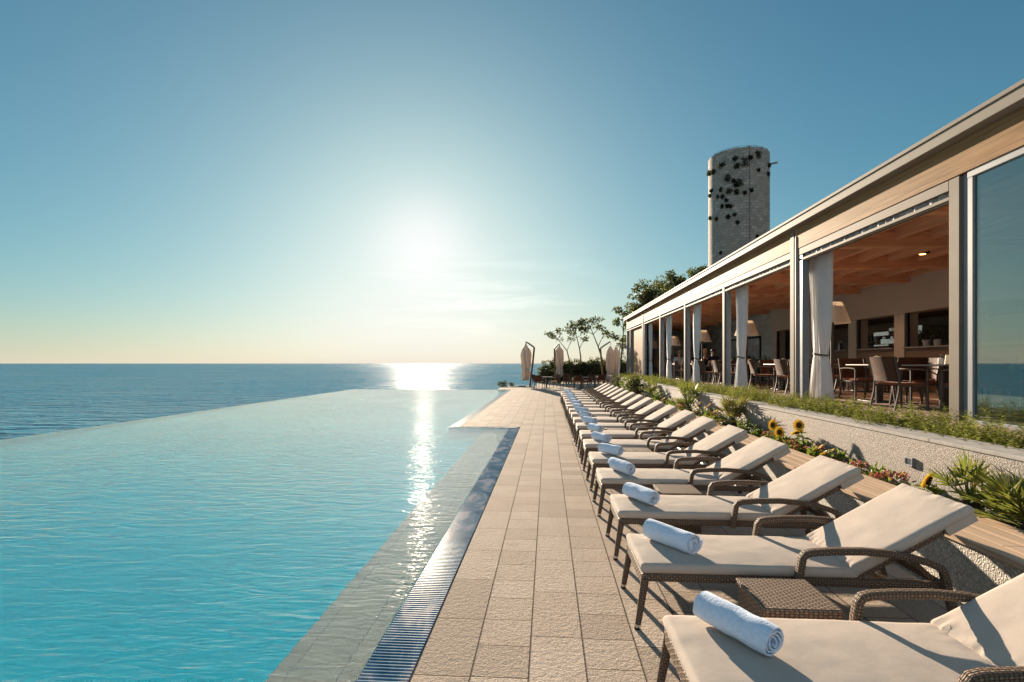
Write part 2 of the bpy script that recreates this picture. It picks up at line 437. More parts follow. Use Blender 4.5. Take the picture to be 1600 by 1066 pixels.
m['shirt_light'] = M_simple('pale grey shirt', (.45, .45, .46), .9, .35, 22)
m['trousers'] = M_simple('dark trousers', (.05, .045, .045), .9)
m['ground'] = M_simple('rocky ground', (.20, .15, .10), .95, .4, .6, 3, .8, .2)
t = NT('wet grate bars with painted glints'); co = t.tc()
gn = t.noise(t.mapping(co, (2.2, 1.1, 1)), 2.2, 4, .6, .8)
t.pbr(t.ramp(gn, [(.40, (.05, .155, .25)), (.52, (.15, .26, .35)), (.64, (.52, .47, .49))]), .17, Specular_IOR_Level=.10)  # blue wet film patches, with pale pinkish sparkle painted into the bar colour
m['grate'] = t.m
m['gratewhite'] = M_simple('white grate bar', (.62, .60, .57), .2, .08, 5)
m['lit'] = M_emit('warm spot bulb', (1, .40, .10), 2)
m['lamphead'] = M_simple('black lamp housing', (.02, .018, .016), .5)
m['wallbox'] = M_simple('grey metal box', (.25, .25, .26), .45)
m['pot'] = M_simple('grey pot', (.45, .42, .39), .6)
m['whitepaint'] = M_simple('white paint', (.72, .68, .63), .5)

# ------------------------------------------------------------------ setting
def structure(mb, name, mt, **kw):
    return tag(mb.build(name, mt, **kw), kind='structure')

XP0, XP1 = -.714, 2.845         # deck from grate to bench plinth
g = MB()
for a in [(-3, 13.6), ]:
    g.face([(XP0, -3, 0), (XP1, -3, 0), (XP1, 13.62, 0), (XP0, 13.62, 0)])
    g.face([(-2.29, 13.62, 0), (XP1, 13.62, 0), (XP1, 33, 0), (-2.29, 33, 0)])
    g.face([(-3.2, 33, 0), (XP1, 33, 0), (XP1, 37.6, 0), (-3.2, 37.6, 0)])
    g.face([(XP1, 24.4, 0), (14, 24.4, 0), (14, 37.6, 0), (XP1, 37.6, 0)])
    g.face([(-.9, 37.6, 0), (14, 37.6, 0), (14, 43, 0), (-.9, 43, 0)])
    # edges of the slab, so that it has thickness from any side
    g.face([(XP0, -3, 0), (XP0, 13.62, 0), (XP0, 13.62, -.12), (XP0, -3, -.12)])
    g.face([(XP0, 13.62, 0), (-2.29, 13.62, 0), (-2.29, 13.62, -.12), (XP0, 13.62, -.12)])
    g.face([(-2.29, 13.62, 0), (-2.29, 33, 0), (-2.29, 33, -.12), (-2.29, 13.62, -.12)])
    g.face([(-3.2, 33, 0), (-3.2, 37.6, 0), (-3.2, 37.6, -.9), (-3.2, 33, -.9)])
    g.face([(-3.2, 37.6, 0), (-.9, 37.6, 0), (-.9, 37.6, -.9), (-3.2, 37.6, -.9)])
    g.face([(-2.29, 33, 0), (-3.2, 33, 0), (-3.2, 33, -.9), (-2.29, 33, -.9)])
structure(g, 'paving', m['pavers'])

# land under everything on the right, running back behind the pavilion
g = MB(); random.seed(3)
nx, ny = 36, 50; rows = []
for j in range(ny + 1):
    r = []
    for i in range(nx + 1):
        x = 3.0 + 100 * (i / nx) ** 1.5; y = -60 + 190 * j / ny
        z = -.25 + .35 * noise.noise(Vector((x * .15, y * .15, 0)))
        if y > 43: z -= .0
        if y > 75: z -= (y - 75) * .25
        if x < 11.5 and y < 43: z = min(z, -.15)
        r.append((x, y, z))
    rows.append(r)
g.grid(rows)
rows = []
for k in range(9):   # shore bank falling to the sea on the left and beyond the plaza
    t = k / 8
    rows.append([(3.0 - 5.2 * t * (1 if y > 37 else 0.0) + .3 * noise.noise(Vector((y * .3, k, 0))), y, -.2 - 4.6 * t ** 1.6) for y in [38 + i * 2 for i in range(30)]])
g.grid(rows)
structure(g, 'ground', m['ground'], smooth=True)

g = MB()
g.face([(-60000, -30000, -4.6), (60000, -30000, -4.6), (60000, 60000, -4.6), (-60000, 60000, -4.6)])
structure(g, 'sea', m['sea'])

# pool
def edge_x(y): return -11.45 - (y + 3) * .0300
POOL_Y1 = 32.9; WZ = -.012
g = MB(); BZ = -2.8
outl = [(edge_x(-3), -3), (-1.005, -3), (-1.005, 13.42), (-2.56, 13.42), (-2.56, POOL_Y1), (edge_x(POOL_Y1), POOL_Y1)]
g.face([(x, y, WZ) for x, y in outl]); g.face([(x, y, BZ) for x, y in outl[::-1]])
for i in range(6):
    (xa, ya), (xb, yb) = outl[i], outl[(i + 1) % 6]
    g.face([(xb, yb, WZ), (xa, ya, WZ), (xa, ya, BZ), (xb, yb, BZ)])
structure(g, 'pool_water', m['pool'])
def fz(y): return -2.4 + (y + 3) * .108 if y < 13.4 else -.629 + (y - 13.4) * .015
g = MB()
x0, x1 = edge_x(-3) + .02, edge_x(POOL_Y1) + .02
def xe(y): return x0 + (x1 - x0) * (y + 3) / (POOL_Y1 + 3)
ya, yb, yc = -3, 13.4, POOL_Y1 - .02
g.face([(xe(ya), ya, fz(ya)), (-1.62, ya, fz(ya)), (-1.62, yb, fz(yb)), (xe(yb), yb, fz(yb))])
g.face([(xe(yb), yb, fz(yb)), (-1.62, yb, fz(yb)), (-2.57, yb, fz(yb)), (-2.57, yc, fz(yc)), (xe(yc), yc, fz(yc))])
g.face([(xe(ya), ya, fz(ya)), (xe(yb), yb, fz(yb)), (xe(yc), yc, fz(yc)), (xe(yc), yc, WZ - .03), (xe(ya), ya, WZ - .03)])
g.face([(xe(yc), yc, fz(yc)), (-2.57, yc, fz(yc)), (-2.57, yc, WZ - .03), (xe(yc), yc, WZ - .03)])
g.face([(-2.57, yb, fz(yb)), (-2.57, yc, fz(yc)), (-2.57, yc, -.03), (-2.57, yb, -.03)])
g.face([(-2.57, 13.41, -1.1), (-.99, 13.41, -1.1), (-.99, 13.41, -.03), (-2.57, 13.41, -.03)])
structure(g, 'pool_basin', m['basin'])
g = MB()   # overflow weir and outer wall on the sea side
g.box(0, 0, 0, 1, 1, 1, Matrix(((.16, x1 - x0, 0, x0 - .17), (0, POOL_Y1 + 3, 0, -3), (0, 0, 1.6, -1.64), (0, 0, 0, 1))))
g.box(x1 - .17, POOL_Y1 - .018, -1.7, -2.6, POOL_Y1 + .14, -.035)
structure(g, 'pool_weir', m['basin'])
g = MB()   # submerged stone ledge along the deck
g.box(-1.60, -3, -.345, -1.0, 13.405, -.30)
m['ledge'] = M_simple('grey ledge tiles', (.42, .40, .36), .6, .08, 3)
t = NT('ledge tile grid'); co = t.tc()
b = t.n('ShaderNodeTexBrick'); t.l(co, b.inputs[0]); b.offset = 0
for k, v in (('Scale', 1), ('Brick Width', .3), ('Row Height', .6), ('Mortar Size', .003)): b.inputs[k].default_value = v
b.inputs['Color1'].default_value = (.58, .40, .325, 1); b.inputs['Color2'].default_value = (.66, .46, .37, 1); b.inputs['Mortar'].default_value = (.22, .18, .16, 1)
t.pbr(b.outputs[0], .6)
structure(g, 'pool_ledge', t.m)
g = MB(); g.box(-1.595, -3, -2.5, -1.0, 13.40, -.347)
structure(g, 'pool_ledge_wall', m['riser'])

# overflow gratings
def grating(x0, x1, y0, y1, pitch, mt, label, along='Y'):
    root = empty('overflow_grating', ((x0 + x1) / 2, y0, 0), 0, label, 'grating')
    g = MB(); n = int((y1 - y0) / pitch); ox, oy = root.location.x, root.location.y
    if along == 'Y':
        for i in range(n):
            y = y0 + i * pitch - oy
            g.box(x0 + .006 - ox, y, -.035, x1 - .006 - ox, y + pitch * .52, -.004)
        g.box(x0 + .04 - ox, y0 - oy, -.05, x0 + .05 - ox, y1 - oy, -.036); g.box(x1 - .05 - ox, y0 - oy, -.05, x1 - .04 - ox, y1 - oy, -.036)
    else:
        n = int((x1 - x0) / pitch)
        for i in range(n):
            x = x0 + i * pitch - ox
            g.box(x, .006, -.035, x + pitch * .6, y1 - y0 - .006, -.004)
    bars = g.build('bars', mt, root, bevel=.004)
    tr = MB(); tr.box(x0 - ox, y0 - oy, -.2, x1 - ox, y1 - oy, -.12)
    tr.build('channel', m['riser'], root)
    w = MB(); w.face([(x0 - ox, y0 - oy, -.03), (x1 - ox, y0 - oy, -.03), (x1 - ox, y1 - oy, -.03), (x0 - ox, y1 - oy, -.03)])
    w.build('channel_water', m['channelwater'], root)
    return root
grating(-1.003, -.718, -3, 13.41, .030, m['grate'], 'long blue grey slotted overflow grating between near pool and stone deck')
grating(-2.556, -2.294, 13.64, 32.9, .05, m['gratewhite'], 'bright white overflow grating beside the far, narrower part of the deck')
grating(-2.556, -.718, 13.425, 13.61, .05, m['grate'], 'short dark grating across the inner corner where the pool narrows', 'X')

# ------------------------------------------------------------------ bench, planter wall, beds
root = empty('deck_bench', (2.845, -2, 0), 0, 'long low pebbled bench with slatted wooden top behind the loungers', 'bench')
g = MB(); g.box(.03, 0, -.05, .55, 26.2, .40); g.build('plinth', m['pebble'], root, bevel=.006)
g = MB(); random.seed(5)
for k in range(4):
    x = .0 + k * .147; y = 0
    while y < 26.2:
        L = min(random.uniform(2.6, 4.2), 26.2 - y); g.box(x, y + .002, .405, x + .138, y + L - .002, .447 + random.uniform(-.001, .001)); y += L
g.build('slats', m['slatwood'], root, bevel=.004)

root = empty('planter_wall', (3.8, -2, 0), 0, 'long pale pebble-dashed planter wall with grey coping between deck and pavilion', 'wall')
g = MB(); g.box(0, 0, -.1, .3, 30, .865); g.build('wall', m['wallpebble'], root)
g = MB(); y = 0
while y < 30:
    g.box(-.012, y, .866, .36, y + 2.496, .90); y += 2.5
g.build('coping', m['coping'], root, bevel=.004)
g = MB(); nn = 60
for x0, x1, z0 in ((3.43, 3.80, .36), (4.10, 5.44, .80)):
    rows = [[(x0 + (x1 - x0) * i / 4, -2 + (28 if x0 < 4 else 39) * j / nn, z0 + .03 * noise.noise(Vector((i * .8, j * .9, z0)))) for i in range(5)] for j in range(nn + 1)]
    g.grid(rows)
structure(g, 'planting_bed', m['soil'], smooth=True)
root = empty('wall_light', (3.8, 5.775, .62), 0, 'small square recessed grey light box set in the planter wall', 'wall light')
g = MB(); g.box(-.03, -.06, -.045, .0, .06, -.03); g.box(-.03, -.06, .03, .0, .06, .045); g.box(-.03, -.06, -.03, .0, -.045, .03); g.box(-.03, .045, -.03, 0, .06, .03)
g.build('housing', m['wallbox'], root, bevel=.002)
g = MB(); g.box(-.008, -.045, -.03, -.002, .045, .03); g.build('lens', m['white'], root)

# ------------------------------------------------------------------ pavilion
XB = 5.45; FZ = .88
YS = [7.45, 12.1, 16.75, 21.4, 26.05, 30.7, 35.35]; YE = 36.9; Y0 = 2.75
pav = empty('restaurant_pavilion', (0, 0, 0), 0, 'long flat-roofed timber restaurant pavilion with open bays beside the pool', 'restaurant')
def P(mb, name, mt, parent=None, **kw): return mb.build(name, mt, parent or pav, **kw)
g = MB(); g.box(5.44, Y0, .3, 11.2, YE, FZ); P(g, 'floor', m['floor'])
g = MB(); g.box(5.27, Y0 - .1, 4.6, 11.3, YE + .1, 4.76); roof = P(g, 'roof', m['capmetal'], bevel=.006)
g = MB(); g.box(5.245, Y0 - .13, 4.745, 5.6, YE + .13, 4.80); P(g, 'flashing', m['capmetal'], roof, bevel=.006)
g = MB()
for a, b in ((Y0, 12.0), (12.2, 30.6), (30.8, YE)):
    g.box(5.45, a, 4.16, 5.56, b, 4.598)
P(g, 'fascia', m['fascia'])
g = MB(); bays = [(Y0, 7.35)] + [(YS[i] + .1, YS[i + 1] - .1) for i in range(6)] + [(35.45, YE - .1)]
blind = MB(); lath = MB(); folds = MB()
for i, (a, b) in enumerate(bays):
    if i == 0: continue
    b2 = b - (.12 if i in (1, 5) else 0)
    g.box(5.455, a, 4.005, 5.60, b2, 4.145)
    lath.box(5.46, a, 3.875, 5.60, b2, 3.925)
    lath.box(5.48, a, 3.855, 5.58, b2, 3.872)
    folds.grid([[(5.52 + .025 * math.sin(y * 34 + 2 * math.sin(y * 3)), y, z) for y in [a + (b2 - a) * k / 90 for k in range(91)]] for z in (4.004, 3.93)])
P(g, 'pelmet', m['frame'], bevel=.004); P(lath, 'blind_rail', m['frame'], bevel=.004); P(folds, 'folded_blind', m['blind'], smooth=True)
for i, y in enumerate(YS):
    top = 4.6 if i in (1, 5) else 4.145
    x0 = 5.43 if i in (1, 5) else 5.452
    g = MB(); g.box(x0, y - .09, FZ - .15, x0 + .2, y + .09, top); P(g, 'post', m['frame'], bevel=.006)
    if i in (1, 5):
        g = MB(); g.tube([(5.47, y - .17, .75), (5.47, y - .17, 4.4), (5.52, y - .17, 4.58)], .045, 12); P(g, 'downpipe', m['pipe'], smooth=True)
        g = MB(); g.box(5.46, y - .42, FZ - .1, 5.60, y - .26, 3.99); P(g, 'side_frame', m['greyframe'], bevel=.005)
    else:
        g = MB(); g.box(5.50, y - .19, FZ - .1, 5.62, y - .095, 3.99 if i else 4.15); P(g, 'side_frame', m['greyframe'], bevel=.005)
g = MB(); g.box(5.45, YE - .16, FZ - .1, 5.6, YE, 4.15); P(g, 'post', m['greyframe'], bevel=.006)
# glazed bay at the near end
fr = MB(); fr.box(5.47, Y0, 4.07, 5.57, 7.25, 4.158); fr.box(5.47, Y0, FZ - .1, 5.57, 7.25, FZ + .04); fr.box(5.475, 7.17, FZ + .04, 5.565, 7.25, 4.07); fr.box(5.475, Y0, FZ + .04, 5.565, Y0 + .08, 4.07)
wf = P(fr, 'window_frame', m['greyframe'], bevel=.004)
g = MB(); g.box(5.505, Y0 + .08, FZ + .04, 5.517, 7.17, 4.07); P(g, 'pane', m['glass'], wf)
# ceiling, beams and joists
g = MB(); g.box(5.57, Y0, 4.3, 11.1, YE, 4.36); P(g, 'ceiling', m['ceilwood'])
y = 3.6
while y < YE:
    g = MB(); g.box(5.58, y - .08, 3.88, 9.95, y + .07, 4.16); P(g, 'beam', m['beamwood'], bevel=.006); y += 2.325
for k in range(7):
    x = 6.0 + k * .66
    g = MB(); g.box(x - .055, Y0 + .1, 4.03, x + .055, YE - .26, 4.298); P(g, 'joist', m['joistwood'])
# rear: bulkhead, columns, recessed bar rooms, end walls
g = MB(); g.box(9.96, Y0, 3.06, 10.4, 24.2, 4.297); P(g, 'bulkhead', m['plaster'], bevel=.01)
for y in (3.7, 6.1, 8.5, 10.9, 13.35, 15.7, 18.02, 20.9, 24.0):
    g = MB(); g.box(10.0, y - .22, FZ, 10.38, y + .22, 3.058); P(g, 'column', m['plaster'], bevel=.008)
    g = MB(); g.box(10.03, y - .30, FZ, 10.1, y - .222, 3.057); P(g, 'column_trim', m['darkframe'])
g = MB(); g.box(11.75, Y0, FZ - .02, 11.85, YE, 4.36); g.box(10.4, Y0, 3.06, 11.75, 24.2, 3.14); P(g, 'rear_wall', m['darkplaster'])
g = MB(); g.box(11.2, Y0, .3, 11.9, YE, FZ - .003); P(g, 'rear_floor', m['floor'])
g = MB(); g.box(10.42, 24.25, FZ, 10.6, YE, 4.298); g.box(5.62, YE - .24, FZ, 10.42, YE - .05, 4.298); P(g, 'stone_wall', m['stonewall'])
g = MB(); g.box(5.6, Y0 - .1, FZ - .3, 11.85, Y0, 4.36); P(g, 'side_wall', m['plaster'])
g = MB(); g.box(5.6, 30.95, FZ, 5.66, 35.1, 3.99); g.box(5.6, 35.5, FZ, 5.66, 36.7, 3.99); P(g, 'timber_panel', m['fascia'])
for y in (26.5, 29.4):
    g = MB(); g.box(10.36, y - .05, FZ + .9, 10.419, y + .05, 3.0); g.box(10.36, y + 2.4, FZ + .9, 10.419, y + 2.5, 3.0); g.box(10.36, y + .05, 2.92, 10.419, y + 2.4, 3.0); g.box(10.36, y + .05, FZ + .9, 10.419, y + 2.4, FZ + .98)
    P(g, 'rear_window_frame', m['darkframe'])

kh = MB(); kh.box(11.70, 13.55, FZ + .35, 11.745, 13.63, FZ + 2.0); kh.box(11.70, 14.75, FZ + .35, 11.745, 14.83, FZ + 2.0); kh.box(11.70, 13.63, FZ + 1.92, 11.745, 14.75, FZ + 2.0)
kf = P(kh, 'hatch_frame', m['whitepaint']); kh = MB(); kh.box(11.72, 13.63, FZ + .35, 11.735, 14.75, FZ + 1.92); P(kh, 'hatch_pane', m['curtain'], kf)
kh = MB(); kh.box(10.9, 16.1, FZ + 1.62, 11.7, 17.6, FZ + 1.9); P(kh, 'extractor_hood', m['steel'], bevel=.01)
# bar counter pieces between the columns
ctr = empty('bar_counter', (10.0, 8, FZ), 0, 'long wood-fronted bar counter with pale top under the bulkhead', 'counter')
g = MB()
for a, b in ((.75, 2.67), (3.15, 5.1), (5.6, 7.45), (7.95, 9.75), (10.3, 12.6)): g.box(.02, a, 0, .38, b, 1.19)
m['counterwood'] = M_wood('brown counter boards', (.27, .17, .11), 'Y', plank=(2, .16))
g.build('front_panel', m['counterwood'], ctr)
g = MB()
for a, b in ((.75, 2.67), (3.15, 5.1), (5.6, 7.45), (7.95, 9.75), (10.3, 12.6)): g.box(-.06, a - .01, 1.191, .5, b + .01, 1.23)
g.build('counter_top', m['tabletop'], ctr, bevel=.004)
bs = empty('bottle_shelf', (11.2, 18.3, FZ), 0, 'dark wooden back bar shelf with bottles beyond the counter', 'shelf')
g = MB(); g.box(.35, -.1, 0, .5, 2.5, 2.1); g.build('back_panel', m['counterwood'], bs)
g = MB(); g.box(.0, -.1, 1.0, .35, 2.5, 1.04); g.box(.05, -.1, 1.5, .35, 2.5, 1.53); g.build('shelf', m['tabletop'], bs)
random.seed(11)
prof = [(.036, 0), (.038, .02), (.038, .17), (.03, .20), (.014, .235), (.013, .30), (.015, .31)]
bm_ = MB().lathe(prof, 10).mesh('bottle', True); bm_.materials.append(m['bottle'])
clr = M_simple('clear bottle glass', (.55, .56, .55), .1, .1, 4)
bm2 = MB().lathe(prof, 10).mesh('bottle', True); bm2.materials.append(clr)
for i in range(22):
    o = bpy.data.objects.new('bottle', bm_ if i % 3 else bm2); C.objects.link(o)
    o.location = (11.38, 18.3 + (i % 11) * .2 + random.uniform(-.03, .03), FZ + (1.041 if i < 11 else 1.531))
    s = random.uniform(.85, 1.1); o.scale = (s, s, s)
    if i % 3: tag(o, 'dark bottle lined up on the back bar shelf', 'bottle', 'dark bottles on the back bar')
    else: tag(o, 'clear bottle lined up on the back bar shelf', 'bottle', 'clear bottles on the back bar')
for i in range(12):
    o = bpy.data.objects.new('bottle', bm2 if i % 2 else bm_); C.objects.link(o)
    o.location = (10.12 + .12 * (i % 3), 18.5 + i * .17 if i < 10 else 17.1 + (i - 10) * .2, FZ + 1.231); s = random.uniform(.8, 1.15); o.scale = (s, s, s)
    if i % 2: tag(o, 'clear bottle standing on the bar counter', 'bottle', 'clear bottles on the bar counter')
    else: tag(o, 'dark bottle standing on the bar counter', 'bottle', 'dark bottles on the bar counter')
cm = empty('coffee_machine', (10.25, 16.6, FZ + 1.231), 0, 'chrome coffee machine on the bar counter between two columns', 'coffee machine')
g = MB(); g.box(-.2, -.35, .05, .2, .35, .12); g.box(.0, -.35, .12, .2, .35, .36); g.box(-.2, -.36, .36, .2, .36, .5)
g.build('body', m['steel'], cm, bevel=.015)
for y in (-.18, .18):
    g = MB(); g.tube([(-.08, y, .36), (-.08, y, .28)], .035, 12); g.tube([(-.08, y, .3), (-.24, y, .29)], .012, 8); g.build('brew_head', m['lamphead'], cm, smooth=True)
g = MB(); g.box(-.18, -.33, 0, -.14, .33, .049); g.box(.14, -.33, 0, .18, .33, .049); g.build('foot_rail', m['black'], cm)

# ceiling spotlights (lit)
for i, (x, y) in enumerate(((8.2, 12.1), (8.2, 15.6))):
    s = empty('ceiling_spotlight', (x, y, 4.16), 0, ['small black box spotlight glowing orange under the cedar ceiling, nearer the glass bay', 'small black box spotlight glowing orange behind the nearest white curtain'][i], 'spotlight')
    g = MB(); g.box(-.09, -.09, -.11, .09, .09, .0); g.box(-.03, -.03, 0, .03, .03, .14); g.build('housing', m['lamphead'], s, bevel=.005)
    g = MB(); g.lathe([(.06, -.118), (.06, -.112)], 16); g.build('bulb', m['lit'], s)
    ld = bpy.data.lights.new('spot_beam', 'SPOT'); ld.energy = 16; ld.color = (1, .62, .34); ld.spot_size = R(130); ld.spot_blend = .6; ld.shadow_soft_size = .05
    lb = bpy.data.objects.new('spot_beam', ld); C.objects.link(lb); lb.parent = s; lb.location = (0, 0, -.13)

# curtains
def curtain(y1, i):
    o = empty('curtain', (5.78, y1, FZ), 0, None, 'curtain', 'white tied curtains of the pavilion')
    rows = []; H = 3.1; seed = i * 1.7
    for k in range(34):
        z = H * k / 33; t = (z - .95) / (H - .95)
        if z > .95: w = .56 + .34 * (t ** .7); c = -.40 - .06 * t
        else: q = (.95 - z) / .95; w = .56 + .42 * q ** .8; c = -.40 - .02 * q
        rows.append([])
        for j in range(61):
            u = j / 60
            amp = .055 * (.5 + .5 * abs(t) if z > .95 else .6)
            x = amp * math.sin(u * 2 * PI * 7 + seed + .5 * math.sin(z * 1.3 + u * 5)) + .02 * math.sin(u * 47 + z)
            y = c + (u - .5) * w + .012 * math.sin(u * 40 + seed + z * 2)
            if abs(z - .95) < .3: x *= .55 + 1.5 * abs(z - .95)
            rows[-1].append((x, y, z + .01))
    g = MB(); g.grid(rows); g.build('cloth', m['curtain'], o, smooth=True, ang=80)
    g = MB(); rows = [[(.055 * math.cos(a) , -.40 + .30 * math.sin(a), .96 + dz + .03 * math.sin(a)) for a in [2 * PI * q / 24 for q in range(24)]] for dz in (-.02, .02)]
    g.grid(rows, True); g.build('tieback', m['chairarm'], o, smooth=True)
    return o
cur_l = ['widest white tied curtain, in the open bay next to the glass bay', 'white tied curtain in the second open bay from the glass bay', 'white tied curtain in the third open bay from the glass bay',
         'white tied curtain in the fourth open bay from the glass bay', 'narrowest looking white tied curtain, in the farthest open bay']
for i in range(5):
    tag(curtain(YS[i + 1] - (.12 if i == 0 or i == 4 else .14), i), cur_l[i])

# floor lamps
def floor_lamp():
    o = empty('floor_lamp', (0, 0, 0), 0, None, 'floor lamp', 'standing lamps along the pavilion front')
    g = MB(); g.lathe([(.2, 0), (.2, .02), (.03, .035)], 24); g.build('base', m['chairmetal'], o, smooth=True)
    g = MB(); g.tube([(0, 0, .03), (0, 0, 1.72)], .035, 10); g.build('pole', m['chairmetal'], o, smooth=True)
    g = MB(); g.lathe([(.36, 1.66), (.20, 2.12)], 32, caps=False); g.lathe([(.355, 1.661), (.195, 2.119)], 32, caps=False); g.build('lamp_shade', m['shade'], o, smooth=True)
    return o
fl = floor_lamp()
for i, y in enumerate((12.15, 17.2, 22.0, 26.9, 31.9)):
    put(fl, i > 0, (6.32, y, FZ), 0, ['standing lamp with cream cone shade beside the widest curtain'] [0] if i == 0 else 'standing lamp with cream cone shade, %s along the row from the glass bay' % ORD[i + 1])

# dining tables and chairs
def table():
    o = empty('dining_table', (0, 0, 0), 0, None, 'table', 'dining tables in the pavilion')
    g = MB(); g.box(-.42, -.42, .725, .42, .42, .75); g.build('tabletop', m['tabletop'], o, bevel=.006)
    g = MB(); g.box(-.05, -.05, .03, .05, .05, .724); g.build('pedestal', m['chairmetal'], o, bevel=.004)
    g = MB(); g.box(-.27, -.27, 0, .27, .27, .029); g.build('foot_plate', m['chairmetal'], o, bevel=.006)
    return o
def armchair():
    o = empty('armchair', (0, 0, 0), 0, None, 'chair', 'woven armchairs of the restaurant')
    g = MB(); g.box(-.23, -.25, .415, .26, .25, .45); g.build('seat', m['seatpad'], o, bevel=.012)
    g = MB()
    rows = []
    for k in range(7):
        z = .47 + .41 * k / 6; x = -.25 - .09 * (k / 6) ** 1.3
        rows.append([(x - .035 * (1 - (2 * j / 8 - 1) ** 2), -.25 + .5 * j / 8, z) for j in range(9)])
    rows2 = [[(p[0] - .025, p[1], p[2]) for p in r] for r in rows]
    us = [.41 * k / 6 for k in range(7)]; vs = [.5 * j / 8 for j in range(9)]
    g.grid(rows, False, us, vs); g.grid([r[::-1] for r in rows2], False, us, vs)
    for rr in ((rows[0], rows2[0]), (rows2[-1], rows[-1])): g.grid([rr[0], rr[1]])
    for j in (0, 8): g.grid([[r[j] for r in rows], [r[j] for r in rows2]])
    g.build('backrest', m['chairweave'], o, smooth=True)
    for s in (-1, 1):
        y = s * .275
        g = MB(); g.tube([(-.27, y, .66), (-.1, y, .675), (.12, y, .67), (.22, y, .655)], 1, 8, sq=(.022, .013)); g.build('armrest', m['chairarm'], o, smooth=True)
        g = MB(); g.tube([(.23, y, .0), (.23, y, .655)], 1, 8, sq=(.017, .017)); g.build('leg', m['chairmetal'], o, smooth=True)
        g = MB(); g.tube([(-.33, y, .0), (-.26, y, .3), (-.25, y, .5), (-.33, y, .88)], 1, 8, sq=(.017, .017)); g.build('leg', m['chairmetal'], o, smooth=True)
    g = MB(); g.box(-.25, -.275, .38, .23, -.25, .414); g.box(-.25, .25, .38, .23, .275, .414); g.box(.2, -.25, .38, .23, .25, .414); g.build('seat_frame', m['chairmetal'], o)
    return o
tb = table(); ch = armchair()
BAYN = ['bay next to the glass', 'second open bay', 'third open bay', 'fourth open bay', 'fifth open bay']
tabs = [  # x, y, bay, description, sides with chairs (angle from table), items
    (6.65, 9.3, 0, 'nearest the glass post', (180, -90, 90, 0), 1), (6.62, 11.0, 0, 'beside the widest curtain', (90, -90, 0), 1),
    (8.6, 10.3, 0, 'in the back row', (180, 0, 90, -90), 0),
    (6.8, 13.7, 1, 'at the near end', (180, 90, 0), 1), (6.9, 15.9, 1, 'at the far end', (180, -90, 90), 1), (8.7, 15.0, 1, 'in the back row', (180, 0, 90, -90), 0),
    (6.7, 18.3, 2, 'at the near end', (180, 90), 1), (6.8, 20.4, 2, 'at the far end', (180, -90, 90), 1), (8.7, 19.6, 2, 'in the back row', (180, 0), 0),
    (7.05, 22.2, 3, 'where two guests sit', (180, 90, -90), 1), (6.9, 24.6, 3, 'at the far end', (180, 90, -90), 1),
    (6.6, 26.25, 4, 'where a grey-shirted guest sits', (90, -90, 0), 1), (6.9, 29.0, 4, 'at the far end', (180, -90), 0)]
SIDE = {180: 'on its deck side', 0: 'on its bar side', 90: 'on its far side', -90: 'on its near side'}
random.seed(23); nch = 0
nap = None; jar = None
def holder():
    o = empty('menu_holder', (0, 0, 0), 0, None, 'menu holder', 'cream menu blocks on the dining tables')
    g = MB(); rows = [[(a * sx, b * sy, z) for sx, sy in ((-1, -1), (1, -1), (1, 1), (-1, 1))] for a, b, z in ((.05, .07, 0), (.05, .07, .01), (.035, .05, .16))]
    g.grid(rows, True); g.face(rows[-1]); g.build('block', m['shade'], o, bevel=.004)
    g = MB(); g.box(-.055, -.075, -.001, .055, .075, .006); g.build('base', m['chairarm'], o); return o
def jarm():
    o = empty('candle_jar', (0, 0, 0), 0, None, 'jar', 'white jars on the dining tables')
    g = MB(); g.lathe([(.04, 0), (.045, .02), (.045, .10), (.036, .11)], 14); g.build('jar', m['white'], o, smooth=True)
    g = MB(); g.tube([(.0, -.035, .1), (0, -.03, .15), (0, 0, .175), (0, .03, .15), (0, .035, .1)], .003, 6); g.build('handle', m['chrome'], o, smooth=True); return o
for i, (x, y, b, d, sides, items) in enumerate(tabs):
    rz = random.uniform(-.04, .04)
    put(tb, i > 0, (x, y, FZ), rz, 'square dining table %s of the %s' % (d, BAYN[b]) if not d.startswith('where') else 'square dining table %s in the %s' % (d, BAYN[b]))
    for a in sides:
        dd = .62 + random.uniform(-.05, .08)
        put(ch, nch > 0, (x + dd * math.cos(R(a)), y + dd * math.sin(R(a)), FZ), R(a) + PI + random.uniform(-.15, .15),
            'armchair %s, table %s, %s' % (SIDE[a], d, BAYN[b])); nch += 1
    if items:
        if nap is None: nap = holder(); jar = jarm(); u = False
        else: u = True
        put(nap, u, (x - .05 + random.uniform(-.1, .1), y - .18, FZ + .751), random.uniform(-1, 1), 'cream menu block on the table %s, %s' % (d, BAYN[b]))
        put(jar, u, (x + .05, y + .14, FZ + .751), random.uniform(-1, 1), 'white wire-handled jar on the table %s, %s' % (d, BAYN[b]))

# ------------------------------------------------------------------ foliage helpers
def rdir():
    while True:
        v = Vector((random.uniform(-1, 1), random.uniform(-1, 1), random.uniform(-1, 1)))
        if .05 < v.length < 1: return v.normalized()
def clump(g, c, r, n, L, W, flat=.8):
    for _ in range(n):
        d = rdir(); p = Vector(c) + Vector((d.x * r, d.y * r, d.z * r * flat)) * (random.random() ** .45)
        g.leaf(p, (d + rdir() * .9).normalized(), rdir(), L * random.uniform(.7, 1.3), W * random.uniform(.7, 1.3))

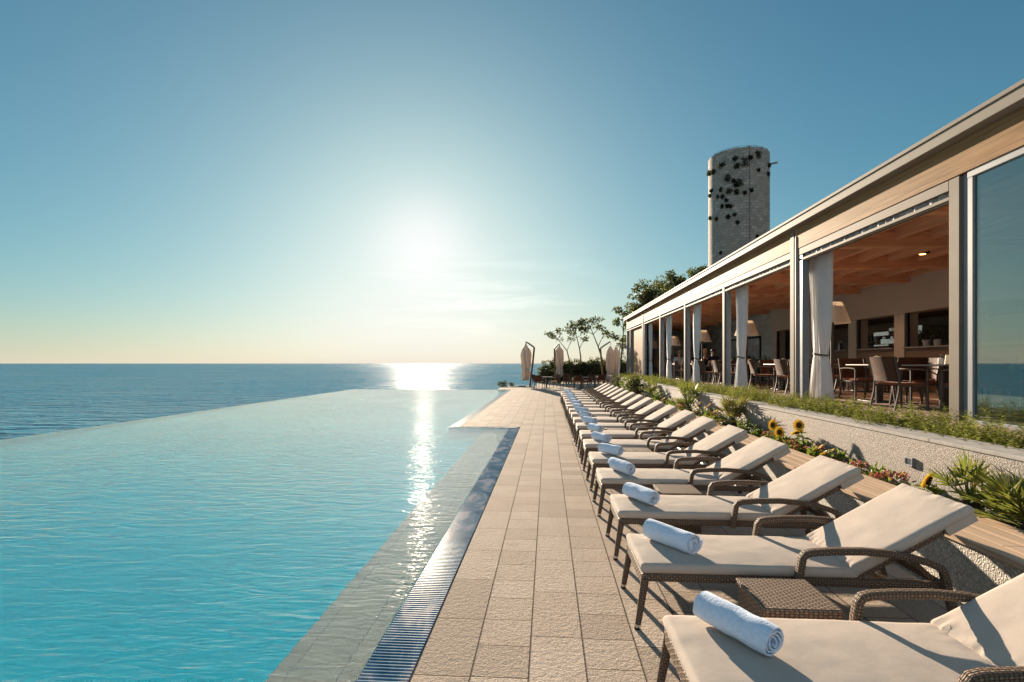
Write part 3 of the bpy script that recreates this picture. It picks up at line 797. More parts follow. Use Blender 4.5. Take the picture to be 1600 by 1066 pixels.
def shrub_mesh(seed):
    random.seed(seed); g = MB()
    for s in range(44):
        a = random.uniform(0, 2 * PI); r = .40 * random.random() ** .6
        p = Vector((r * math.cos(a), r * math.sin(a) * .9, 0)); h = random.uniform(.20, .42) * (1.15 - r)
        lean = Vector((math.cos(a) * random.uniform(.05, .5), math.sin(a) * random.uniform(.05, .5), 1)).normalized()
        n = int(h / .013)
        for k in range(n):
            q = p + lean * (h * k / n)
            b = random.uniform(0, 2 * PI)
            g.leaf(q, Vector((math.cos(b), math.sin(b), random.uniform(.1, .8))), lean, random.uniform(.045, .08) * (1.15 - .55 * k / n), .022)
    return g.mesh('planter_shrub')
sh = []
for k in range(5):
    me = shrub_mesh(100 + k); me.materials.append(m['leaf_shrub']); sh.append(me)
random.seed(8); y = 2.6; k = 0
while y < 33.5:
    for x in (4.36, 4.85):
        o = bpy.data.objects.new('planter_shrub', sh[random.randrange(5)]); C.objects.link(o)
        o.location = (x + random.uniform(-.08, .1), y + random.uniform(-.1, .1), .80); o.rotation_euler = (0, 0, random.uniform(0, 6.28))
        s = random.uniform(.75, 1.12); o.scale = (s, s, s * random.uniform(.55, .95))
        tag(o, 'low feathery yellow-green shrub in the dense row along the planter top', 'shrub', 'low shrubs filling the planter')
    y += .47 if y < 14 else .6

def palm(loc, h, n, blades, mt, label, spread=1.0, seed=1, bl=.36):
    o = empty('fan_palm', loc, 0, label, 'palm'); random.seed(seed)
    g = MB(); g.lathe([(.07, -.05), (.09, .05), (.06, .14)], 9); g.build('trunk', m['bark'], o, smooth=True)
    f = MB(); st = MB()
    for i in range(n):
        a = 2 * PI * i * .618 + random.uniform(-.2, .2); el = random.uniform(-.05, 1.2) if i % 3 else random.uniform(.8, 1.5)
        d = Vector((math.cos(a) * math.cos(el) * spread, math.sin(a) * math.cos(el) * spread, math.sin(el))).normalized()
        L = h * random.uniform(.16, .66); tip = Vector((0, 0, .1)) + d * L
        st.tube([(0, 0, .08), tuple(Vector((0, 0, .1)) + d * L * .5), tuple(tip)], [.009, .007, .005], 5)
        sd = d.cross(Vector((0, 0, 1))); sd = sd.normalized() if sd.length > .01 else Vector((1, 0, 0))
        nn = sd.cross(d)
        for b in range(blades):
            t = (b / (blades - 1) - .5) * 2
            ang = t * 1.35
            bd = (d * math.cos(ang) + sd * math.sin(ang) + nn * .25 * abs(t) * random.uniform(0, 1)).normalized()
            f.leaf(tip, bd, nn + rdir() * .2, bl * (1 - .25 * abs(t)) * random.uniform(.85, 1.1), .026, .08)
    st.build('stems', m['stem'], o, smooth=True); f.build('fronds', mt, o)
    return o
palm((3.62, 4.22, .30), .46, 40, 13, m['leaf_palm'], 'large green and gold fan palm at the right end of the flower bed', seed=3, bl=.29)
palm((3.62, 5.0 - .22, .36), .45, 16, 9, m['leaf_palm'], 'small spiky green palm tuft beside the largest fan palm', seed=6, bl=.22)
palm((3.62, 10.55, .36), .75, 26, 11, m['leaf_dry'], 'reddish brown fan palm in the middle of the flower bed', seed=9, bl=.28)
palm((3.62, 13.8, .36), .9, 22, 11, m['leaf_palm'], 'olive fan palm standing against the wall behind the flower bed', seed=12, bl=.3)
palm((3.62, 18.4, .36), .95, 24, 11, m['leaf_palm'], 'farthest olive fan palm near the end of the planter wall', seed=15, bl=.3)

def sunflower(y, z, x, face, label, seed, head=.085, group=None):
    random.seed(seed); B = .36; h = z - B
    o = empty('sunflower', (x, y, B), 0, label, 'sunflower', group)
    lean = Vector((random.uniform(-.08, .02), random.uniform(-.06, .06), 0))
    top = Vector((lean.x, lean.y, h)); fd = Vector(face).normalized()
    g = MB(); g.tube([(0, 0, -.03), tuple(lean * .4 + Vector((0, 0, h * .55))), tuple(top - fd * .02)], [.010, .009, .007], 7); g.build('stem', m['stem'], o, smooth=True)
    g = MB()
    for k in range(9):
        a = k * 2.4; zz = h * (.2 + .6 * k / 9); p = lean * (zz / h) + Vector((0, 0, zz))
        g.leaf(p, Vector((math.cos(a), math.sin(a), .25)), Vector((0, 0, 1)), random.uniform(.10, .16), random.uniform(.07, .1), .3)
    clump(g, (0, 0, .05), .13, 26, .09, .055)
    g.build('leaves', m['leaf_green'], o)
    sd = fd.cross(Vector((0, 0, 1))).normalized(); up = sd.cross(fd)
    g = MB()
    for ring, n in ((0, 18), (1, 16)):
        for k in range(n):
            a = 2 * PI * (k + .5 * ring) / n; d = sd * math.cos(a) + up * math.sin(a)
            g.leaf(top + d * head * .42 + fd * .004 * ring, (d + fd * (.15 + .2 * ring)).normalized(), fd, head * random.uniform(.6, .75), head * .3, .2)
    fl_ = g.build('petals', m['petal_yellow'], o)
    g = MB()
    rows = [[tuple(top + (sd * math.cos(a) + up * math.sin(a)) * r + fd * z_) for a in [2 * PI * q / 14 for q in range(14)]] for r, z_ in ((head * .5, -.012), (head * .5, .006), (head * .36, .016), (head * .1, .014))]
    g.grid(rows, True); g.face(rows[-1]); g.build('seed_head', m['seedhead'], o, smooth=True)
    return o
sf = [(8.55, .67, 3.6, (-.9, -.45, .1), 'sunflower facing the deck, left of a close pair by the reddish palm'), (8.3, .60, 3.57, (-.85, -.5, .1), 'lower right sunflower of the close pair by the reddish palm'),
      (8.0, .64, 3.66, (-.2, .5, .9), 'drooping side-turned sunflower right of the close pair'), (7.7, .77, 3.64, (-.85, -.5, .1), 'tallest single sunflower standing clear against the pale planter wall'),
      (7.2, .52, 3.6, (-.5, .3, .8), 'left one of two short upward-facing sunflowers among pink flowers'), (6.93, .52, 3.6, (-.4, .2, .9), 'right one of two short upward-facing sunflowers among pink flowers'),
      (5.2, .55, 3.56, (-.5, .75, .4), 'lone sunflower with broad leaves left of the small palm tuft'), (4.75, .66, 3.72, (-.7, .6, .4), 'sunflower half hidden behind the largest fan palm'),
      (12.1, .68, 3.6, (-.6, .2, .7), 'right flower of the golden group before the reddish palm'), (12.7, .67, 3.62, (-.6, .2, .7), 'left flower of the golden group before the reddish palm'),
      (11.5, .60, 3.58, (-.6, .1, .7), 'low golden sunflower touching the left side of the reddish palm'), (16.4, .55, 3.6, (-.6, .1, .7), 'golden sunflower on the left of the far yellow group'), (15.7, .57, 3.6, (-.6, .1, .7), 'golden sunflower on the right of the far yellow group')]
for i, (y, z, x, fc, lb) in enumerate(sf): sunflower(y, z, x, fc, lb, 40 + i, .088 if i < 8 else .1, 'sunflowers in the bed')
def flowers(y, z, x, label, seed, n=30, r=.11):
    random.seed(seed); o = empty('flower_clump', (x, y, .36), 0, label, 'flowers', 'pink flower clumps in the bed')
    g = MB(); clump(g, (0, 0, .06), r * 1.1, 60, .06, .035, .8); g.build('foliage', m['leaf_green'], o)
    g = MB(); h = z - .36
    for k in range(n):
        a = random.uniform(0, 6.28); rr = r * random.random() ** .5; c = Vector((rr * math.cos(a), rr * 1.3 * math.sin(a), max(.06, h * random.uniform(.6, 1.05))))
        for q in range(6): g.leaf(c, (rdir() + Vector((0, 0, .5))).normalized(), rdir(), .024, .018)
    g.build('blossoms', m['petal_pink'], o); return o
pk = [(8.2, .5, 3.58, 'pink flower clump, leftmost of three below the tallest sunflower'), (7.95, .52, 3.58, 'pink flower clump, middle of three below the tallest sunflower'), (7.7, .48, 3.56, 'pink flower clump, rightmost of three below the tallest sunflower'),
      (7.42, .53, 3.66, 'small pink flower clump between the tallest sunflower and the short yellow pair'), (6.8, .46, 3.54, 'reddish flower clump under the short yellow sunflower pair'), (6.36, .50, 3.58, 'pink flower clump left of the wall light'),
      (5.95, .45, 3.56, 'pink flower clump below and left of the wall light'), (5.72, .52, 3.62, 'pink flower clump directly below the wall light'), (12.8, .5, 3.52, 'magenta flower clump at the bench edge before the golden group'),
      (8.84, .52, 3.6, 'dull reddish flower clump under the close sunflower pair'), (14.2, .55, 3.56, 'red flower clump before the olive palm by the wall')]
for i, (y, z, x, lb) in enumerate(pk): flowers(y, z, x, lb, 70 + i)
def bush(loc, rx, ry, rz, n, L, W, mt, label, seed, group=None, name='bush', cat='bush', lobes=12):
    random.seed(seed); o = empty(name, loc, 0, label, cat, group)
    g = MB()
    for k in range(lobes):
        d = rdir(); c = (d.x * rx * .62, d.y * ry * .62, rz * (.55 + .40 * d.z))
        clump(g, c, min(rx, ry, rz) * random.uniform(.34, .6), n // lobes, L, W)
    g.build('foliage', mt, o)
    s = MB()
    for k in range(6):
        d = rdir(); s.tube([(0, 0, -.05), (d.x * rx * .3, d.y * ry * .3, rz * .5), (d.x * rx * .6, d.y * ry * .6, rz * .8)], [.02 * rz + .004, .012 * rz + .003, .003], 5)
    s.build('stems', m['bark'], o, smooth=True); return o
bush((3.62, 21.5, .30), .5, .7, .75, 900, .09, .055, m['leaf_hedge'], 'round dark green bush at the far end of the flower bed', 90)
bush((3.62, 23.3, .2), .45, .6, .75, 800, .09, .055, m['leaf_green'], 'leafy bright bush beside the white pole at the bed end', 91)
bush((3.62, 17.2, .30), .28, .5, .4, 420, .07, .045, m['leaf_green'], 'low leafy clump between the two farthest fan palms', 92)
bush((3.60, 15.0, .30), .25, .6, .36, 420, .07, .04, m['leaf_green'], 'low green clump left of the olive palm by the wall', 93)
bush((3.6, 9.6, .33), .22, .5, .26, 320, .06, .04, m['leaf_green'], 'low green ground clump right of the reddish palm', 94)
bush((3.6, 11.6, .33), .22, .6, .3, 360, .06, .04, m['leaf_green'], 'low green clump left of the reddish palm', 95)
bush((3.25, 24.6, -.02), .35, .4, .95, 600, .09, .055, m['leaf_hedge'], 'upright bush behind the last lounger of the row', 96)
bush((-2.95, 37.2, -.02), .75, .35, .38, 420, .1, .06, m['leaf_hedge'], 'small low bush at the outer deck corner by the sea', 97)
o = empty('stone_block', (2.75, 24.3, 0), 0, 'pale square stone block beside the last lounger', 'stone block')
g = MB(); g.box(-.35, 0, 0, .25, .5, .40); g.build('body', m['whitepaint'], o, bevel=.02)
g = MB(); g.box(-.37, -.02, .401, .27, .52, .44); g.build('cap', m['coping'], o, bevel=.008)
o = empty('white_pole', (3.5, 26.3, 0), 0, 'thin white pole standing behind the last loungers', 'pole')
g = MB(); g.tube([(0, 0, 0), (.02, 0, 1.2), (.06, 0, 2.45)], .03, 8); g.build('pole', m['whitepaint'], o, smooth=True)
g = MB(); g.lathe([(.12, 0), (.12, .02), (.04, .03)], 12); g.build('base', m['whitepaint'], o, smooth=True)
o = empty('flat_stone', (-1.75, 36.6, 0), 0, 'low flat stone slab lying at the deck edge by the first parasol', 'stone')
g = MB(); g.box(-.5, -.2, 0, .5, .25, .07); g.build('slab', m['coping'], o, bevel=.03)
g = MB(); g.box(-.3, -.15, .071, .2, .12, .13); g.build('upper_slab', m['coping'], o, bevel=.03)

# ------------------------------------------------------------------ sun loungers
PADS = []
def lounger():
    o = empty('sun_lounger', (0, 0, 0), 0, None, 'sun lounger', 'sun loungers lined up along the deck')
    W = .305
    # cushions: soft rounded edge, gentle unevenness, gathered wrinkles at the hinge end
    def pad(L, th, seed=0, wr=0, wr_end=0):
        g = MB(); n_t = 30; sec = []
        for k in range(n_t + 1): sec.append((-W + .018 + (2 * W - .036) * k / n_t, 1.0, 1))
        for q in range(1, 6): a = PI / 2 - PI * q / 6; sec.append((W - .018 + .018 * math.cos(a), math.sin(a), .5 + .5 * math.sin(a)))
        for k in range(7): sec.append((W - .018 - (2 * W - .036) * k / 6, -1.0, 0))
        for q in range(1, 6): a = PI * 3 / 2 - PI * q / 6; sec.append((-W + .018 + .018 * math.cos(a), math.sin(a), .5 + .5 * math.sin(a)))
        xs = [0, .003, .010, .022] + [L * k / 46 for k in range(1, 46)] + [L - .022, L - .010, L - .003, L]
        es = [.75, .38, .12, 0] + [0] * 45 + [0, .12, .38, .75]
        rows = []
        for x, e in zip(xs, es):
            r = []
            for y, zz, topw in sec:
                z = zz * th / 2 * (1 - e)
                crown = .010 * (1 - (y / W) ** 2) * min(1, x / .08, (L - x) / .08)
                u = .005 * noise.noise(Vector((x * 3.1, y * 3.6, seed))) + .0022 * noise.noise(Vector((x * 11, y * 9, seed + 5)))
                wv = wr * .010 * math.exp(-(max(x - .01, 0) / .06) ** 2) * noise.noise(Vector((x * 9, y * 34, seed + 2)))
                wv += wr_end * .007 * math.exp(-(max(L - .02 - x, 0) / .05) ** 2) * noise.noise(Vector((x * 7, y * 40, seed + 9)))
                r.append((x, y * (1 - .012 * e) + .003 * noise.noise(Vector((x * 4, 7 * (y > 0), seed))), z + topw * (crown * (1 - e) + u * .8 + wv)))
            rows.append(r)
        N = len(sec); bb = g.grid(rows, True, xs, [k * .03 for k in range(N + 1)])
        g.f.append(tuple(bb + k for k in range(N - 1, -1, -1))); g.uv.append([(0, 0)] * N)
        q = bb + (len(xs) - 1) * N
        g.f.append(tuple(q + k for k in range(N))); g.uv.append([(0, 0)] * N)
        return g
    def back_pad(seed):
        g = pad(.80, .062, seed, 1.6, 1)
        g.box(.60, -W + .008, -.073, .790, W - .008, -.022)   # hooded head end wrapping the back frame
        return g
    for k in range(3):
        me = pad(1.30, .060, 3 + k * 4, 0, .8).mesh('seat_cushion', True, 60); me.materials.append(m['cushion'])
        mb = back_pad(20 + k * 3).mesh('back_cushion', True, 60); mb.materials.append(m['cushion'])
        PADS.append((me, mb))
    c = bpy.data.objects.new('seat_cushion', PADS[0][0]); C.objects.link(c); c.parent = o; c.location = (-.005, 0, .375)
    ang = R(30)
    b = bpy.data.objects.new('back_cushion', PADS[0][1]); C.objects.link(b); b.parent = o; b.location = (1.262, 0, .380); b.rotation_euler = (0, -ang, 0)
    # frame
    f = MB()
    for s in (-1, 1): f.tube([(.02, s * .285, .322), (.9, s * .285, .322), (1.82, s * .285, .312)], 1, 8, sq=(.02, .026))
    f.tube([(1.80, -.28, .312), (1.80, .28, .312)], 1, 8, sq=(.02, .02)); f.tube([(.9, -.28, .322), (.9, .28, .322)], 1, 8, sq=(.015, .015))
    f.build('side_rails', m['wicker'], o, smooth=True)
    f = MB(); f.box(.0, -.30, .265, .028, .30, .342); f.build('front_apron', m['wickertable'], o, bevel=.008)
    f = MB()
    for k in range(2): f.box(.04, -.27, .325, 1.24, .27, .338)
    f.v = f.v[:8]; f.f = f.f[:6]; f.uv = f.uv[:6]
    f.build('seat_mesh', m['wickertable'], o)
    for s in (-1, 1):
        l = MB(); l.tube([(.025, s * .283, .31), (-.022, s * .298, .03)], [.026, .019], 10); lg = l.build('leg', m['wicker'], o, smooth=True)
        l = MB(); l.tube([(-.0225, s * .2985, .032), (-.025, s * .2992, .014)], [.0205, .0205], 10); l.build('ring', m['chrome'], lg, smooth=True)
        l = MB(); l.tube([(-.025, s * .2992, .015), (-.026, s * .2996, .0)], [.0195, .0195], 10); l.build('foot_cap', m['black'], lg, smooth=True)
    # back frame in the same slope as the back cushion
    ca, sa = math.cos(ang), math.sin(ang)
    def bp(u, y, w): return (1.27 + u * ca - w * sa, y, .335 + u * sa + w * ca)
    f = MB()
    for s in (-1, 1): f.tube([bp(0, s * .272, .005), bp(.3, s * .272, .0), bp(.60, s * .272, .0)], 1, 8, sq=(.017, .024))
    f.tube([bp(.6, -.27, 0), bp(.6, .27, 0)], 1, 8, sq=(.02, .02)); bf = f.build('back_frame', m['wicker'], o, smooth=True)
    f = MB(); f.face([bp(.02, -.26, .016), bp(.02, .26, .016), bp(.59, .26, .016), bp(.59, -.26, .016)], [(0, 0), (0, .52), (.57, .52), (.57, 0)]); f.build('back_mesh', m['wickertable'], bf)
    f = MB()
    for s in (-1, 1):
        f.tube([bp(.36, s * .21, -.02), (1.80, s * .21, .305)], 1, 6, sq=(.011, .016))
    f.tube([bp(.36, -.21, -.02), bp(.36, .21, -.02)], .011, 6); f.build('back_strut', m['wicker'], o, smooth=True)
    f = MB(); f.tube([(1.5, -.26, .30), (1.5, .26, .30)], .014, 6)
    for k in range(6): f.box(1.36 + k * .035, -.25, .296, 1.376 + k * .035, .25, .306)
    f.build('ratchet_bars', m['chrome'], o)
    for s in (-1, 1):
        y = s * .333
        pts = [(.925, y, .30), (.935, y, .40), (.948, y, .478), (.965, y, .502), (1.0, y, .512), (1.12, y, .522), (1.30, y, .526), (1.45, y, .516), (1.58, y, .494), (1.68, y, .464), (1.735, y, .440), (1.758, y, .415), (1.775, y, .34), (1.80, y, .22), (1.845, y, .04)]
        a = MB(); a.tube(pts, 1, 10, sq=(.024, .022)); ar = a.build('armrest', m['wicker'], o, smooth=True)
        a = MB(); a.tube([(1.845, y, .045), (1.852, y, .0)], [.022, .022], 8); a.build('foot_cap', m['black'], ar, smooth=True)
        a = MB(); a.tube([(.935, s * .29, .322), (.935, s * .335, .322)], .02, 8); a.tube([(1.775, s * .28, .312), (1.775, s * .335, .312)], .02, 8); a.build('arm_bracket', m['wicker'], o, smooth=True)
    return o
def roll_mesh(sd):
    L = .385; n = 120; turns = 4.2 + .3 * math.sin(sd * 5); rows = []
    sect_o = []; sect_i = []
    for k in range(n + 1):
        t = k / n; a = t * turns * 2 * PI; r = .012 + .061 * t + .0015 * math.sin(a * 3)
        th = .0085
        sect_o.append((a, r + th / 2)); sect_i.append((a, r - th / 2))
    prof = sect_o + sect_i[::-1]
    ny = 12; rows = []
    for j in range(ny + 1):
        y = (j / ny - .5) * L; row = []
        endf = max(0, abs(j / ny - .5) * 2 - .75) / .25
        for a, r in prof:
            rr = r * (1 - .06 * endf) + .0055 * noise.noise(Vector((a * .9, y * 11, sd))) * min(1, r / .04) + .003 * noise.noise(Vector((a * 2.5, y * 30, 4 + sd)))
            yy = y + .008 * math.sin(a * .8 + .5 + sd) * (1 if j in (0, ny) else 0)
            row.append((rr * math.cos(a), yy, rr * math.sin(a) * .96))
        rows.append(row)
    g = MB(); us = [L * j / ny for j in range(ny + 1)]; g.grid(rows, True, us)
    N = len(prof); H = n + 1
    for base in (0, ny * N):
        for k in range(n):
            q = (base + k, base + k + 1, base + N - 2 - k, base + N - 1 - k)
            g.f.append(q if base else q[::-1]); g.uv.append([(0, 0)] * 4)
    me = g.mesh('roll', True, 50); me.materials.append(m['towel']); return me
ROLLS = [roll_mesh(k * 3.3) for k in range(4)]
def towel():
    o = empty('rolled_towel', (0, 0, 0), 0, None, 'towel', 'rolled white towels on the loungers')
    b = bpy.data.objects.new('roll', ROLLS[0]); C.objects.link(b); b.parent = o; b.location = (0, 0, .075); b.rotation_euler = (0, R(200), 0)
    return o
def side_table():
    o = empty('wicker_side_table', (0, 0, 0), 0, None, 'side table', 'wicker side tables between the loungers')
    rows = [[(a * sx, a * sy, z) for sx, sy in ((-1, -1), (1, -1), (1, 1), (-1, 1))] for a, z in ((.185, .0), (.19, .335))]
    g = MB()
    for k in range(4):
        k2 = (k + 1) % 4
        g.face([rows[0][k], rows[0][k2], rows[1][k2], rows[1][k]], [(0, 0), (.37, 0), (.38, .335), (0, .335)])
    g.build('body', m['wickertable'], o)
    g = MB(); g.box(-.203, -.203, .335, .203, .203, .385); g.build('tabletop', m['wickertable'], o, bevel=.012)
    return o
lo = lounger(); tw = towel(); st = side_table()
def lounger_y(i):   # near side of lounger i
    if i == 1: return 2.05
    k = i // 2
    return (3.30 if i % 2 == 0 else 4.46) + 2.41 * (k - 1)
random.seed(14); nt = 0
for i in range(1, 19):
    yc = lounger_y(i) + .305; dx = random.uniform(-.012, .012)
    nm = 'nearest' if i == 1 else 'farthest' if i == 18 else ORD[i] + ' from the near end'
    l_ = put(lo, i > 1, (.585 + dx, yc, 0), random.uniform(-.006, .006), 'cream-cushioned wicker sun lounger, %s of the row' % ('nearest the camera' if i == 1 else nm))
    for ch_ in l_.children:   # three slightly different cushion sets along the row
        if ch_.name.startswith('seat_cushion'): ch_.data = PADS[(i * 2) % 3][0]
        if ch_.name.startswith('back_cushion'): ch_.data = PADS[(i * 2) % 3][1]
    tj = {1: (-.52 + PI * 0, .845, 2.43), 2: (-.66, .835, 3.63), 3: (-.46, .83, 4.77)}.get(i, (-.50 + random.uniform(-.12, .12), .845 + random.uniform(-.03, .03), yc + .02))
    t_ = put(tw, i > 1, (tj[1] , tj[2], .4065), -tj[0] * -1 * -1, 'rolled white towel on the %s lounger of the row' % ('nearest' if i == 1 else 'farthest' if i == 18 else ORD[i]))
    t_.rotation_euler = (0, 0, -tj[0] * -1 + PI) if False else (0, 0, .55 if i == 1 else (.62 if i == 2 else .46 if i == 3 else .52 + random.uniform(-.12, .12)))
    t_.children[0].data = ROLLS[(i * 3) % 4]; t_.children[0].rotation_euler.x = random.uniform(-.02, .02); t_.children[0].rotation_euler.y = R(200 + random.uniform(-60, 60))
    if i % 2 == 1:
        y0 = lounger_y(i) + .61; y1 = lounger_y(i + 1); nt += 1
        put(st, nt > 1, (1.30 + random.uniform(-.02, .02), (y0 + y1) / 2 + .01, 0), random.uniform(-.03, .03), 'square wicker side table between %s and %s lounger of the row' % (ORD[i], ORD[i + 1]))

# ------------------------------------------------------------------ parasols and far terrace
def parasol(base, mast_top, tip, cz0, cz1, label, seed, lean=0):
    o = empty('closed_parasol', base, 0, label, 'parasol', 'closed cantilever parasols'); bx, by, bz = base
    mt = (mast_top[0] - bx, mast_top[1] - by, mast_top[2]); tp = (tip[0] - bx, tip[1] - by, tip[2])
    g = MB(); g.box(-.35, -.35, 0, .35, .35, .06); g.build('base', m['armmetal'], o, bevel=.015)
    g = MB(); g.tube([(0, 0, .06), (mt[0] * .6, mt[1] * .6, mt[2] * .55), mt], 1, 8, sq=(.065, .065)); g.build('mast', m['mast'], o, smooth=True)
    g = MB(); g.tube([mt, ((mt[0] + tp[0]) / 2, (mt[1] + tp[1]) / 2, (mt[2] + tp[2]) / 2 + .02), tp, (tp[0], tp[1], tp[2] - .2)], 1, 8, sq=(.05, .06)); g.build('arm', m['armmetal'], o, smooth=True)
    random.seed(seed); rows = []; H = cz1 - cz0; n = 48
    for k in range(25):
        t = k / 24; z = cz1 - H * t
        r = .05 + .19 * min(1, t * 5) ** .7 + .03 * math.sin(PI * t) 
        if t > .12 and t < .2: r *= 1.12
        r *= 1 - .28 * math.exp(-((t - .74) / .05) ** 2)
        if t > .8: r *= 1 + (t - .8) * (.5 * math.sin(seed) - .6)
        row = []
        for q in range(n):
            a = 2 * PI * q / n
            rr = r * (1 + .34 * math.sin(a * 6 + 1.2 * math.sin(t * 3 + seed)) * min(1, t * 4) + .22 * noise.noise(Vector((math.cos(a) * 2, math.sin(a) * 2, t * 5 + seed))))
            row.append((tp[0] + rr * math.cos(a), tp[1] + rr * math.sin(a), z + (.16 * math.sin(a * 3 + seed) * max(0, t - .8) * 5)))
        rows.append(row)
    g = MB(); g.grid(rows, True); g.face(rows[0]); g.face(rows[-1][::-1]); g.build('canopy', m['canopy'], o, smooth=True, ang=70)
    tz = cz1 - H * .73
    g = MB(); g.lathe([(.235, tz - .03), (.24, tz), (.235, tz + .03)], 20, (tp[0], tp[1], 0), caps=False); g.build('strap', m['canopy'], o, smooth=True)
    return o
parasol((-1.24, 36.5, 0), (-.94, 36.5, 2.76), (-1.52, 36.48, 3.14), .60, 2.95, 'closed beige parasol nearest the sea, its canopy left of the mast', 1)
parasol((.56, 42.1, 0), (.53, 42.1, 2.83), (.92, 42.2, 3.22), .70, 3.02, 'closed beige parasol standing before the dark hedge', 2)
parasol((4.25, 40.4, 0), (4.0, 40.4, 2.80), (4.75, 40.45, 3.30), .25, 2.98, 'closed beige parasol with the largest canopy, beside the pavilion end', 3)
parasol((6.9, 42.5, 0), (6.85, 42.5, 2.75), (5.45, 42.45, 3.25), .25, 3.0, 'closed parasol whose arm reaches left from behind the pavilion corner', 4)
ftab = [(-.1, 35.4, 'outdoor table beside the parasol nearest the sea'), (2.2, 34.9, 'outdoor table before the hedge, right of the seaward one'), (3.3, 37.2, 'outdoor table farthest right before the hedge')]
for x, y, lb in ftab: put(tb, True, (x, y, 0), .1, lb, 'outdoor tables at the deck end')
fch = [(-.55, 34.6, 1.3, 'near chair at the seaward outdoor table'), (.45, 35.9, 3.6, 'right chair at the seaward outdoor table'), (-.7, 35.9, -.4, 'left far chair at the seaward outdoor table'), (1.95, 33.9, 1.5, 'outdoor chair nearest the end of the lounger row'),
       (2.75, 35.6, -2.3, 'far right chair at the middle outdoor table'), (1.45, 35.7, -.8, 'far left chair at the middle outdoor table'), (2.6, 37.6, 0, 'left chair at the rightmost outdoor table'), (3.6, 36.4, 1.7, 'near chair at the rightmost outdoor table'), (1.5, 37.4, -1.2, 'stray outdoor chair close to the hedge')]
for x, y, a, lb in fch: put(ch, True, (x, y, 0), a, lb, 'outdoor chairs at the deck end')

def hedge(c, w, d, h, label, seed):
    random.seed(seed); o = empty('hedge_bush', (c[0], c[1], 0), 0, label, 'hedge', 'dark hedge bushes at the deck end')
    g = MB()
    for k in range(60):
        x = random.uniform(-w, w); y = random.uniform(-d, d); z = h * random.uniform(.12, .88) * (1 - .25 * (abs(x) / w) ** 3)
        clump(g, (x, y, z), random.uniform(.28, .45), 95, .15, .095)
    for k in range(22):
        x = random.uniform(-w, w); clump(g, (x, random.uniform(-d * .5, d * .5), h * random.uniform(.88, 1.08) * (1 - .25 * (abs(x) / w) ** 3)), .16, 16, .12, .06)
    g.build('foliage', m['leaf_hedge'], o)
    s = MB()
    for k in range(7):
        x = random.uniform(-w * .7, w * .7); s.tube([(x, 0, -.1), (x + random.uniform(-.2, .2), 0, h * .4), (x + random.uniform(-.4, .4), 0, h * .75)], [.05, .035, .01], 5)
    s.build('stems', m['bark'], o, smooth=True)
hedge((.55, 44.4), 1.05, .7, 1.95, 'dark hedge bush at the seaward end behind the second parasol', 61)
hedge((2.25, 44.6), 1.05, .7, 1.85, 'dark hedge bush in the middle behind the outdoor chairs', 62)
hedge((4.1, 44.6), 1.1, .7, 2.0, 'dark hedge bush behind the parasol with the largest canopy', 63)
hedge((6.3, 45.2), 1.2, .8, 2.3, 'dark hedge bush at the pavilion corner', 64)
hedge((8.6, 45.4), 1.3, .8, 2.4, 'dark hedge bush mostly hidden behind the pavilion', 65)

def tree(loc, trunk, limbs, leaves, mt, label, seed, L=.17, W=.09, tr=.1, group=None):
    """trunk: list of points; limbs: list of (start index t, end offset, clump radius, leaves)"""
    random.seed(seed); o = empty('tree', loc, 0, label, 'tree', group)
    g = MB(); pts = [Vector(p) for p in trunk]; n = len(pts)
    g.tube(pts, [tr * (1 - .75 * i / (n - 1)) for i in range(n)], 8)
    f = MB()
    for (k, e, r, nl) in limbs:
        a = pts[min(k, n - 1)]; e = Vector(e); mid = (a + e) / 2 + rdir() * .12 * (e - a).length
        g.tube([a, mid, e], [tr * .45, tr * .28, tr * .08], 6)
        for q in range(4):
            c = e + Vector((random.uniform(-1, 1) * r, random.uniform(-1, 1) * r, random.uniform(-.5, .6) * r))
            g.tube([mid, (mid + c) / 2 + rdir() * .1, c], [tr * .2, tr * .12, tr * .04], 5)
            clump(f, c, r * random.uniform(.45, .75), nl // 4, L, W, .7)
    g.build('trunk', m['bark'], o, smooth=True); f.build('crown', mt, o)
    return o
# slender trees over the hedge
tree((1.9, 48.2, -.2), [(0, 0, 0), (.1, 0, 2.0), (-.15, .1, 3.0), (-.6, .2, 3.6), (-1.0, .2, 4.1)],
     [(3, (-1.2, .2, 4.3), .42, 130), (4, (-.7, -.1, 4.75), .38, 110), (4, (-1.75, .1, 4.6), .33, 90), (2, (.25, .3, 4.0), .25, 50)], 0, m['leaf_tree'], 'slender leaning tree at the seaward end of the tree group', 71, L=.19, W=.10, tr=.07)
tree((3.0, 48.3, -.2), [(0, 0, 0), (0, 0, 2.4), (-.1, .1, 3.2), (-.35, 0, 4.2), (-.5, 0, 4.8)],
     [(4, (-.9, 0, 5.2), .5, 150), (4, (-.2, .2, 5.35), .5, 150), (3, (.35, .2, 4.9), .4, 110), (3, (-.95, -.2, 4.5), .4, 110), (2, (.45, 0, 4.1), .3, 70)], 0, m['leaf_tree'], 'slender tree with a forked crown, second from the sea', 72, L=.2, W=.11, tr=.075)
tree((5.1, 48.4, -.2), [(0, 0, 0), (-.15, 0, 2.2), (-.5, .1, 3.4), (-.95, .1, 4.5), (-1.2, .1, 5.2)],
     [(4, (-1.5, 0, 5.7), .5, 160), (4, (-.7, .2, 6.0), .5, 160), (3, (-.25, 0, 5.3), .45, 130), (3, (-1.8, .3, 5.0), .4, 110), (2, (.2, .1, 4.6), .42, 110)], 0, m['leaf_tree'], 'taller slender tree leaning left, third from the sea', 73, L=.2, W=.11, tr=.085)
